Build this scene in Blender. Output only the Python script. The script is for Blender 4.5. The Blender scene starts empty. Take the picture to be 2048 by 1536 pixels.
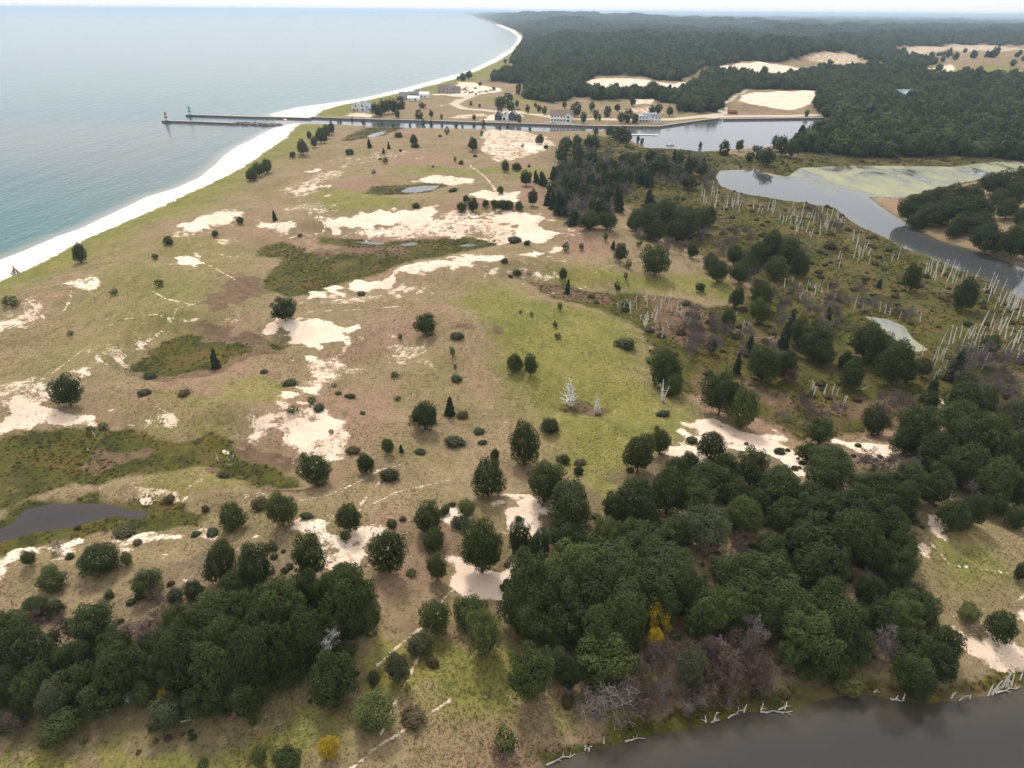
import bpy, bmesh, math, random
import numpy as np
from mathutils import Vector, Matrix
R = math.radians
SC = bpy.context.scene
COL = SC.collection
rng = np.random.default_rng(7)
random.seed(7)

# ------------------------------------------------------------------ camera
CAMH, FPX = 100.0, 1422.0
PITCH, ROLL = R(27.7), R(0.45)
fwd = np.array([0, math.cos(PITCH), -math.sin(PITCH)])
up0 = np.array([0, math.sin(PITCH), math.cos(PITCH)])
rt0 = np.array([1.0, 0, 0])
rgt = rt0 * math.cos(ROLL) + up0 * math.sin(ROLL)
upv = up0 * math.cos(ROLL) - rt0 * math.sin(ROLL)
cam = bpy.data.cameras.new('camera')
cam.sensor_width = 36.0
cam.lens = 36.0 * FPX / 2048.0
cam.clip_start = 0.5
cam.clip_end = 200000
cam_ob = bpy.data.objects.new('camera', cam)
COL.objects.link(cam_ob)
M4 = Matrix(((rgt[0], upv[0], -fwd[0], 0), (rgt[1], upv[1], -fwd[1], 0), (rgt[2], upv[2], -fwd[2], CAMH), (0, 0, 0, 1)))
cam_ob.matrix_world = M4
SC.camera = cam_ob

# ------------------------------------------------------------------ sky, sun, exposure
SUN_EL, SUN_AZ = R(52), R(-14)          # azimuth from +Y (ahead), negative is left
world = bpy.data.worlds.new('World')
SC.world = world
world.use_nodes = True
wn, wl = world.node_tree.nodes, world.node_tree.links
wn.clear()
sky = wn.new('ShaderNodeTexSky')
sky.sky_type = 'NISHITA'
sky.sun_disc = False
sky.sun_elevation = SUN_EL
sky.sun_rotation = SUN_AZ
sky.air_density, sky.dust_density, sky.ozone_density = 1.0, 3.0, 1.0
sc_ = wn.new('ShaderNodeMix'); sc_.data_type = 'RGBA'        # thin bright overcast over the blue
sc_.inputs[0].default_value = 0.65
sc_.inputs[7].default_value = (15.0, 15.1, 15.3, 1)
bg = wn.new('ShaderNodeBackground')
bg.inputs['Strength'].default_value = 0.050
wo = wn.new('ShaderNodeOutputWorld')
wl.new(sky.outputs[0], sc_.inputs[6])
wl.new(sc_.outputs[2], bg.inputs[0])
wl.new(bg.outputs[0], wo.inputs[0])
sun = bpy.data.lights.new('sun', 'SUN')
sun.energy = 1.5
sun.angle = R(11)
sun.color = (1.0, 0.95, 0.87)
sun_ob = bpy.data.objects.new('sun', sun)
COL.objects.link(sun_ob)
sd = Vector((math.sin(SUN_AZ) * math.cos(SUN_EL), math.cos(SUN_AZ) * math.cos(SUN_EL), math.sin(SUN_EL)))
sun_ob.rotation_euler = sd.to_track_quat('Z', 'Y').to_euler()
SC.view_settings.view_transform = 'Standard'
SC.view_settings.look = 'None'
SC.view_settings.exposure = 0.98
SC.view_settings.gamma = 1.0
SC.view_settings.use_curve_mapping = False
SC.render.engine = 'CYCLES'
cy = SC.cycles
cy.use_denoising = True
cy.max_bounces = 6
cy.diffuse_bounces = 2
cy.glossy_bounces = 2
cy.transmission_bounces = 2
cy.volume_bounces = 0
cy.transparent_max_bounces = 4
cy.caustics_reflective = False
cy.caustics_refractive = False

# ------------------------------------------------------------------ node helpers
def new_mat(name, rough=0.9, spec=0.2):
    m = bpy.data.materials.new(name)
    m.use_nodes = True
    nt = m.node_tree
    b = nt.nodes['Principled BSDF']
    b.inputs['Roughness'].default_value = rough
    b.inputs['Specular IOR Level'].default_value = spec
    return m, nt, b

class NB:
    def __init__(s, nt): s.nt, s.n, s.l = nt, nt.nodes, nt.links
    def put(s, sock, v):
        if v is None: return
        if isinstance(v, bpy.types.NodeSocket): s.l.new(v, sock)
        elif isinstance(v, tuple) and len(v) == 3 and sock.type == 'RGBA': sock.default_value = (*v, 1)
        else: sock.default_value = v
    def math(s, op, a, b=None, c=None, clamp=False):
        n = s.n.new('ShaderNodeMath'); n.operation = op; n.use_clamp = clamp
        s.put(n.inputs[0], a); s.put(n.inputs[1], b); s.put(n.inputs[2], c)
        return n.outputs[0]
    def mix(s, f, a, b, mode='MIX'):
        n = s.n.new('ShaderNodeMix'); n.data_type = 'RGBA'; n.blend_type = mode
        s.put(n.inputs[0], f); s.put(n.inputs[6], a); s.put(n.inputs[7], b)
        return n.outputs[2]
    def noise(s, scale, detail=4, rough=0.55, vec=None, dist=0.0):
        n = s.n.new('ShaderNodeTexNoise')
        n.inputs['Scale'].default_value = scale; n.inputs['Detail'].default_value = detail
        n.inputs['Roughness'].default_value = rough; n.inputs['Distortion'].default_value = dist
        if vec is not None: s.l.new(vec, n.inputs['Vector'])
        return n.outputs[0]
    def ramp(s, v, lo, hi, a=0.0, b=1.0):
        n = s.n.new('ShaderNodeMapRange'); n.interpolation_type = 'SMOOTHSTEP'
        s.put(n.inputs[0], v)
        for k, q in zip((1, 2, 3, 4), (lo, hi, a, b)): n.inputs[k].default_value = q
        return n.outputs[0]
    def attr(s, name, kind='GEOMETRY'):
        n = s.n.new('ShaderNodeAttribute'); n.attribute_name = name; n.attribute_type = kind
        return n.outputs['Fac']
    def pos(s): return s.n.new('ShaderNodeNewGeometry').outputs['Position']
    def map(s, vec, scale=(1, 1, 1), rot=(0, 0, 0)):
        n = s.n.new('ShaderNodeMapping'); s.l.new(vec, n.inputs[0])
        n.inputs['Scale'].default_value = scale; n.inputs['Rotation'].default_value = rot
        return n.outputs[0]
    def crv(s, v, stops):
        n = s.n.new('ShaderNodeValToRGB'); e = n.color_ramp.elements
        while len(e) < len(stops): e.new(0.5)
        for q, (p, c) in zip(e, stops): q.position = p; q.color = (*c, 1)
        s.l.new(v, n.inputs[0]); return n.outputs[0]
    def bump(s, h, strength, dist):
        n = s.n.new('ShaderNodeBump'); n.inputs['Strength'].default_value = strength
        n.inputs['Distance'].default_value = dist; s.put(n.inputs['Height'], h)
        return n.outputs[0]

def plain(name, col, rough=0.85, spec=0.25, var=0.25, scale=1.5):
    m, nt, b = new_mat(name, rough, spec)
    q = NB(nt)
    tc = q.n.new('ShaderNodeTexCoord').outputs['Object']
    f = q.noise(scale, 5, 0.6, tc)
    c = q.mix(q.ramp(f, 0.3, 0.7), tuple(k * (1 - var) for k in col), tuple(min(1, k * (1 + var)) for k in col))
    q.l.new(c, b.inputs['Base Color'])
    return m

# ------------------------------------------------------------------ tags
def tag(o, label=None, cat=None, group=None, kind=None):
    if label: o['label'] = label
    if cat: o['category'] = cat
    if group: o['group'] = group
    if kind: o['kind'] = kind
    return o
def empty(name, loc, rz=0.0):
    o = bpy.data.objects.new(name, None); COL.objects.link(o)
    o.empty_display_size = 0.5; o.location = loc; o.rotation_euler = (0, 0, rz)
    return o
def link(name, me, parent=None):
    o = bpy.data.objects.new(name, me); COL.objects.link(o)
    if parent is not None: o.parent = parent
    return o
def mesh_np(name, v, f, mat=None, attrs=None, smooth=False):
    """v (n,3), f (m,k) one face size"""
    me = bpy.data.meshes.new(name)
    v = np.asarray(v, np.float32); f = np.asarray(f, np.int32)
    me.vertices.add(len(v)); me.vertices.foreach_set('co', v.ravel())
    k = f.shape[1]
    me.loops.add(f.size); me.loops.foreach_set('vertex_index', f.ravel())
    me.polygons.add(len(f)); me.polygons.foreach_set('loop_start', np.arange(0, f.size, k, dtype=np.int32))
    if attrs:
        for an, av in attrs.items():
            a = me.attributes.new(an, 'FLOAT', 'POINT'); a.data.foreach_set('value', np.asarray(av, np.float32))
    me.update(calc_edges=True)
    me.polygons.foreach_set('use_smooth', np.full(len(f), smooth))
    if mat: me.materials.append(mat)
    return me

# ------------------------------------------------------------------ pixel -> place
def ray(px, py):
    px = np.asarray(px, float); py = np.asarray(py, float)
    u = (px - 1024) / FPX; v = (768 - py) / FPX
    d = fwd + u[..., None] * rgt + v[..., None] * upv
    hd = np.hypot(d[..., 0], d[..., 1])
    return np.arctan2(d[..., 0], d[..., 1]), -d[..., 2] / hd
def flat(pts, z=0.0):
    p = np.asarray(pts, float)
    az, sl = ray(p[:, 0], p[:, 1])
    r = (CAMH - z) / np.maximum(sl, 0.0022)
    return np.stack([r * np.sin(az), r * np.cos(az)], 1)
def sdf(x, y, poly, cut=None):
    """signed distance, positive outside"""
    n = len(poly)
    sh = x.shape; x = x.ravel(); y = y.ravel()
    out = np.full(x.shape, 1e4)
    mg = cut if cut else 1e9
    m = (x > poly[:, 0].min() - mg) & (x < poly[:, 0].max() + mg) & (y > poly[:, 1].min() - mg) & (y < poly[:, 1].max() + mg)
    X, Y = x[m], y[m]
    d2 = np.full(X.shape, 1e18); ins = np.zeros(X.shape, bool)
    for i in range(n):
        ax, ay = poly[i]; bx, by = poly[(i + 1) % n]
        ex, ey = bx - ax, by - ay
        L = ex * ex + ey * ey + 1e-9
        t = np.clip(((X - ax) * ex + (Y - ay) * ey) / L, 0, 1)
        dx = X - ax - t * ex; dy = Y - ay - t * ey
        d2 = np.minimum(d2, dx * dx + dy * dy)
        c = ((ay > Y) != (by > Y))
        with np.errstate(divide='ignore', invalid='ignore'):
            ins ^= c & (X < ex * (Y - ay) / (ey if abs(ey) > 1e-9 else 1e-9) + ax)
    d = np.sqrt(d2); d[ins] *= -1
    out[m] = d
    return out.reshape(sh)
def ldist(x, y, line, cut=400):
    sh = x.shape; x = x.ravel(); y = y.ravel()
    out = np.full(x.shape, 1e4)
    m = (x > line[:, 0].min() - cut) & (x < line[:, 0].max() + cut) & (y > line[:, 1].min() - cut) & (y < line[:, 1].max() + cut)
    X, Y = x[m], y[m]; d2 = np.full(X.shape, 1e18)
    for i in range(len(line) - 1):
        ax, ay = line[i]; ex, ey = line[i + 1] - line[i]
        t = np.clip(((X - ax) * ex + (Y - ay) * ey) / (ex * ex + ey * ey + 1e-9), 0, 1)
        d2 = np.minimum(d2, (X - ax - t * ex) ** 2 + (Y - ay - t * ey) ** 2)
    out[m] = np.sqrt(d2)
    return out.reshape(sh)
def sm(t): t = np.clip(t, 0, 1); return t * t * (3 - 2 * t)
class Waves:
    def __init__(s, lam, n=10, seed=1):
        g = np.random.default_rng(seed); a = g.uniform(0, 2 * math.pi, n); k = 2 * math.pi / (lam * g.uniform(0.6, 1.7, n))
        s.kx, s.ky, s.p, s.n = k * np.cos(a), k * np.sin(a), g.uniform(0, 6.28, n), n
    def __call__(s, x, y):
        o = 0
        for a, b, c in zip(s.kx, s.ky, s.p): o = o + np.sin(a * x + b * y + c)
        return o / math.sqrt(s.n) * 1.2

# ------------------------------------------------------------------ plan of the place (corner points read off the photograph, laid on the water level)
SHORE = [(0, 523), (52, 503), (124, 472), (163, 459), (241, 422), (299, 394), (358, 376), (404, 355), (436, 329), (452, 312), (480, 292),
         (505, 281), (531, 266), (558, 252), (585, 247.5)]
SHORE_N = [(543, 228.5), (600, 214.5), (673, 205), (729, 196), (807, 178), (868, 161), (942, 141), (990, 117), (1020, 98), (1033, 85), (1036, 73),
           (1020, 62), (990, 49), (965, 39), (938, 30), (924, 24.5)]
VEG = [(-60, 588), (0, 560), (65, 531), (137, 495), (182, 472), (228, 453), (283, 430), (352, 398), (404, 375), (462, 347), (507, 321), (550, 293), (575, 274), (588, 257), (600, 248)]
VEG_N = [(624, 233), (649, 221), (698, 210), (737, 200), (807, 185), (893, 163.5), (942, 146.5), (995, 122.5), (1027, 102), (1040, 88), (1045, 74), (1030, 61), (1000, 49)]
RIV_N = [(600, 235), (722, 240), (844, 243), (966, 247), (1098, 251), (1195, 254), (1316, 255), (1356, 249), (1405, 242), (1437, 238.5), (1447, 240), (1527, 239), (1647, 237.5)]
RIV_S = [(1655, 244), (1642, 262), (1592, 279), (1533, 294), (1438, 300), (1400, 303), (1356, 298), (1319, 297), (1289, 295), (1257, 279), (1230, 266), (1209, 261), (1098, 263),
         (990, 259), (868, 256.5), (771, 255), (673, 248.5), (590, 247)]
lakeP = np.concatenate([flat([(-700, 900), (-350, 690), (-120, 580)]), flat(SHORE), flat(SHORE_N), np.array([[-2500, 60000], [-60000, 60000], [-60000, 100], [-900, 100]])])
rivP = flat([(575, 235)] + RIV_N + RIV_S + [(575, 247)])
marshP = flat([(1432, 353), (1441, 341), (1511, 339), (1552, 350), (1577, 353), (1600, 336), (1685, 332), (1800, 332), (1906, 334), (2001, 322), (2080, 314), (2150, 322), (2060, 336), (1938, 363),
               (1875, 376), (1805, 395), (1770, 396), (1735, 393), (1760, 412), (1789, 432), (1821, 451), (1875, 480), (1970, 508), (2048, 537), (2250, 590), (2250, 690), (2048, 600),
               (1982, 565), (1919, 540), (1859, 515), (1799, 493), (1770, 474), (1723, 455), (1700, 440), (1672, 417), (1621, 407), (1558, 399), (1489, 388), (1441, 372)])
PONDS = [
    ('dark_pond', [(-60, 1110), (-60, 1075), (0, 1060), (26, 1045), (52, 1019), (104, 1008), (182, 1007), (230, 1011), (252, 1019), (297, 1024), (284, 1038), (246, 1034), (234, 1029), (195, 1040), (156, 1053), (104, 1060), (52, 1067), (0, 1084)]),
    ('bank_pond', [(1040, 1560), (1086, 1536), (1152, 1508), (1234, 1487), (1324, 1468), (1377, 1458), (1429, 1445), (1480, 1426), (1530, 1424), (1588, 1423), (1639, 1401), (1716, 1387), (1792, 1401),
                   (1860, 1407), (1923, 1401), (1980, 1390), (2048, 1372), (2200, 1330), (2700, 1300), (2700, 1900), (1000, 1900)]),
    ('weedy_pond', [(1730, 633), (1777, 639), (1809, 653), (1824, 677), (1856, 700), (1830, 703), (1786, 677), (1757, 651)]),
    ('dune_pond', [(800, 384), (819, 375), (856, 371), (880, 371), (866, 379), (830, 385)]),
    ('slack_pool', [(704, 484), (749, 483), (778, 488), (749, 489)]),
    ('slack_pool', [(796, 489), (830, 485), (838, 488), (813, 492)]),
    ('slack_pool', [(916, 491), (948, 487), (955, 490), (934, 494)]),
    ('slack_pool', [(733, 273), (756, 264), (772, 262), (768, 268), (744, 275)]),
]
pondP = [(n, flat(p)) for n, p in PONDS]
WET = [
    [(526, 510), (529, 492), (566, 484), (599, 492), (615, 505), (642, 506), (720, 506), (797, 501), (800, 496), (720, 496), (660, 492), (631, 486), (642, 473), (695, 478), (749, 482), (835, 480), (927, 474),
     (975, 480), (999, 490), (967, 498), (900, 508), (856, 518), (803, 529), (762, 545), (722, 559), (655, 577), (601, 594), (561, 598), (526, 575), (534, 545), (572, 520)],
    [(267, 736), (293, 707), (342, 674), (381, 665), (417, 678), (488, 691), (500, 700), (456, 723), (407, 746), (325, 752), (293, 746)],
    [(532, 682), (566, 688), (579, 693), (558, 701), (537, 690)],
    [(-60, 900), (0, 883), (23, 865), (130, 857), (195, 859), (260, 860), (326, 876), (365, 883), (391, 876), (430, 865), (469, 876), (482, 886), (453, 902), (495, 925), (443, 930), (391, 928), (326, 946),
     (247, 959), (182, 972), (104, 980), (39, 998), (0, 1016), (-60, 1050)],
    [(440, 930), (495, 925), (560, 940), (595, 950), (602, 975), (560, 980), (520, 968), (470, 950)],
    [(-60, 1140), (-60, 1060), (0, 1040), (60, 1000), (180, 990), (300, 1000), (370, 1010), (430, 1035), (440, 1050), (380, 1058), (250, 1065), (120, 1085), (40, 1100)],
    [(725, 387), (749, 373), (797, 372), (819, 368), (870, 367), (893, 372), (862, 383), (803, 389), (763, 392)],
    [(683, 281), (710, 263), (737, 256), (795, 254), (812, 256), (771, 268), (734, 277), (698, 283)],
    [(1052, 562), (1150, 575), (1230, 588), (1300, 590), (1420, 614), (1500, 604), (1512, 545), (1480, 522), (1400, 512), (1340, 480), (1310, 452), (1250, 410), (1200, 400), (1120, 400), (1105, 370), (1120, 320), (1130, 285),
     (1200, 272), (1290, 295), (1440, 303), (1500, 314), (1600, 311), (1700, 312), (1850, 312), (2080, 304), (2100, 345), (1938, 365), (1800, 398), (1740, 395), (1790, 436), (1870, 482), (2060, 545), (2060, 600),
     (2060, 830), (1900, 800), (1840, 790), (1800, 860), (1700, 876), (1600, 880), (1560, 850), (1500, 830), (1410, 790), (1370, 790), (1330, 770), (1300, 730), (1290, 690), (1262, 645), (1180, 615), (1100, 600)],
    [(1110, 815), (1150, 808), (1190, 812), (1215, 822), (1200, 830), (1150, 832), (1118, 827)],
    [(1080, 1510), (1150, 1480), (1234, 1450), (1324, 1420), (1429, 1398), (1480, 1385), (1588, 1385), (1639, 1365), (1716, 1352), (1792, 1362), (1860, 1368), (1923, 1360), (1980, 1345), (2048, 1330), (2200, 1300),
     (2200, 1340), (2048, 1380), (1800, 1420), (1600, 1440), (1400, 1470), (1100, 1545)],
]
wetP = [flat(p, 0.3) for p in WET]

# ------------------------------------------------------------------ terrain grid (finer near the viewer)
ys = np.concatenate([np.arange(1640, 700, -3.4), np.arange(700, 330, -2.4), np.arange(330, 150, -1.25), np.arange(150, 60, -1.8), np.arange(60, 24, -1.5)])
dep = PITCH - np.arctan((768 - ys) / FPX)
rr = CAMH / np.tan(dep)
rr = np.concatenate([[12, 25, 38, 48, 55], rr[rr < 38000], [46000, 60000, 90000]])
rr = np.unique(np.round(rr, 3))
aa = np.linspace(R(-56), R(56), 940)
NR, NA = len(rr), len(aa)
A2, R2 = np.meshgrid(aa, rr)
GX, GY = R2 * np.sin(A2), R2 * np.cos(A2)
w90, w35, w400, w900, w150 = Waves(90, 10, 3), Waves(34, 10, 4), Waves(420, 10, 5), Waves(1100, 8, 6), Waves(170, 10, 8)
sd_lake = sdf(GX, GY, lakeP)
sd_riv = sdf(GX, GY, rivP, 500)
sd_mar = sdf(GX, GY, marshP, 300)
sd_pond = [sdf(GX, GY, p, 150) for n, p in pondP]
sd_in = np.minimum.reduce([sd_riv, sd_mar] + sd_pond)
sd_wet = np.minimum.reduce([sdf(GX, GY, p, 200) for p in wetP])
def lines(*ls): return [flat(l, 3.0) for l in ls]
def ridge(line, w, h): return h * np.exp(-(ldist(GX, GY, flat(line, 3.0), w * 4) / w) ** 2)
dune = 2.4 + 0.95 * w90(GX, GY) + 0.45 * w35(GX, GY)
dune = np.maximum(dune, 0.9)
for ln, w, h in [
    ([(655, 440), (760, 424), (870, 416), (1000, 422), (1100, 440), (1150, 470)], 17, 6.5),
    ([(900, 440), (960, 450), (1000, 470)], 12, 2.0),
    ([(820, 552), (900, 545), (1000, 535), (1100, 532), (1190, 545)], 14, 4.0),
    ([(1100, 455), (1180, 478), (1260, 505)], 16, 3.0),
    ([(0, 655), (60, 612), (180, 562), (300, 520), (400, 452), (490, 425)], 16, 3.0),
    ([(0, 790), (110, 750), (230, 700), (330, 640)], 12, 2.5),
    ([(560, 650), (680, 650), (720, 680)], 12, 2.5),
    ([(480, 810), (560, 815), (690, 850)], 9, 2.5),
    ([(820, 660), (900, 650), (1000, 660)], 12, 2.5),
    ([(620, 290), (800, 290), (950, 280), (1080, 285)], 25, 3.0),
    ([(560, 1060), (700, 1080), (830, 1060), (950, 1020), (1050, 1010)], 9, 2.0),
    ([(0, 1130), (200, 1100), (400, 1080), (560, 1075)], 6, 2.0),
    ([(1240, 1090), (1450, 1110), (1650, 1080), (1760, 1060)], 22, 4.0),
    ([(1130, 1250), (1400, 1250), (1650, 1240), (1800, 1230)], 12, 2.5),
    ([(100, 1290), (300, 1290), (500, 1260), (680, 1230)], 12, 2.5),
    ([(700, 1540), (850, 1490), (960, 1460)], 8, 2.5),
    ([(1900, 1180), (2030, 1200), (2200, 1180)], 12, 3.0),
    ([(1840, 412), (1900, 425), (1990, 440), (2080, 430)], 34, 9.0),
    ([(1900, 400), (2050, 372)], 30, 5.0),
]:
    dune = dune + ridge(ln, w, h)
# wooded dune hills beyond the channel
hp = flat([(1350, 150), (1200, 158), (1800, 110), (1900, 100)], 0)
fs = sm((R2 - 950) / 900) * sm((sd_lake - 40) / 260) * sm((sd_riv - 160) / 300)
hills = fs * np.maximum(0, 9 + 10 * w400(GX, GY) + 9 * w900(GX, GY) + 3 * w150(GX, GY))
for (px, py, rad, h) in [(1110, 47, 900, 52), (1050, 41, 1300, 44), (985, 33, 2500, 55), (1240, 52, 700, 34), (1130, 62, 420, 26), (1090, 100, 330, 18), (1250, 95, 300, 16), (1235, 160, 70, 12), (1510, 135, 100, 12), (1690, 118, 140, 12), (1900, 108, 200, 14)]:
    c = flat([(px, py)])[0]
    hills = hills + h * np.exp(-((GX - c[0]) ** 2 + (GY - c[1]) ** 2) / rad ** 2) * sm((sd_lake - 20) / 150)
hills *= 1 - 0.75 * sm((R2 - 12000) / 9000)
wetf = sm((sd_wet + 1.0) / (4 + R2 * 0.035))
HG = 0.32 + 0.09 * w35(GX, GY) + (dune + hills - 0.32) * wetf
beach_w = np.clip(12 + R2 * 0.03, 14, 40)
HG = np.minimum(HG, np.maximum(sd_lake, 0) * 0.075 + 60 * sm((sd_lake - beach_w) / (beach_w * 1.6)))
HG = np.minimum(HG, 0.55 + np.maximum(sd_riv, 0) * 0.03)
HG = np.minimum(HG, 0.45 + np.maximum(np.minimum(sd_mar, np.minimum.reduce(sd_pond)), 0) * 0.16)
wsd = np.minimum(sd_in, sd_lake)
ramp_w = np.clip(R2 * R2 / (CAMH * FPX) * 1.6, 2.0, 60)
shore = np.clip(sd_in / ramp_w, -1, 1)
HG = np.where(sd_in < ramp_w, np.where(sd_in > 0, np.minimum(HG, 0.02 + HG * np.clip(shore, 0, 1)), -1.2 * np.clip(-shore, 0, 1)), HG)
HG = np.where(sd_lake < 0, np.maximum(sd_lake * 0.06, -2.5), HG)
def Hcol(az):
    c = np.clip((az - aa[0]) / (aa[1] - aa[0]), 0, NA - 1.001); i = int(c); f = c - i
    return HG[:, i] * (1 - f) + HG[:, i + 1] * f
def ground_z(x, y):
    az = math.atan2(x, y)
    return float(np.interp(math.hypot(x, y), rr, Hcol(az)))
RF = np.exp(np.linspace(math.log(30), math.log(60000), 5000))
def hit(px, py, hc=0.0):
    """place where the view ray through a point of the photograph meets the terrain (hc metres above it)"""
    az, sl = ray(px, py); az = float(az); sl = float(sl)
    h = np.interp(RF, rr, Hcol(az)) + hc
    z = CAMH - RF * sl
    k = np.nonzero(h >= z)[0]
    if len(k) == 0: r = 60000.0
    else:
        k = max(k[0], 1); a, b = (z - h)[k - 1], (z - h)[k]
        r = RF[k - 1] + (RF[k] - RF[k - 1]) * (a / (a - b + 1e-9))
    x, y = r * math.sin(az), r * math.cos(az)
    return x, y, float(np.interp(r, rr, Hcol(az)))
def depth(x, y, z): return float(np.dot(np.array([x, y, z - CAMH]), fwd))
def hitpoly(pts): return np.array([hit(a, b)[:2] for a, b in pts])

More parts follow.
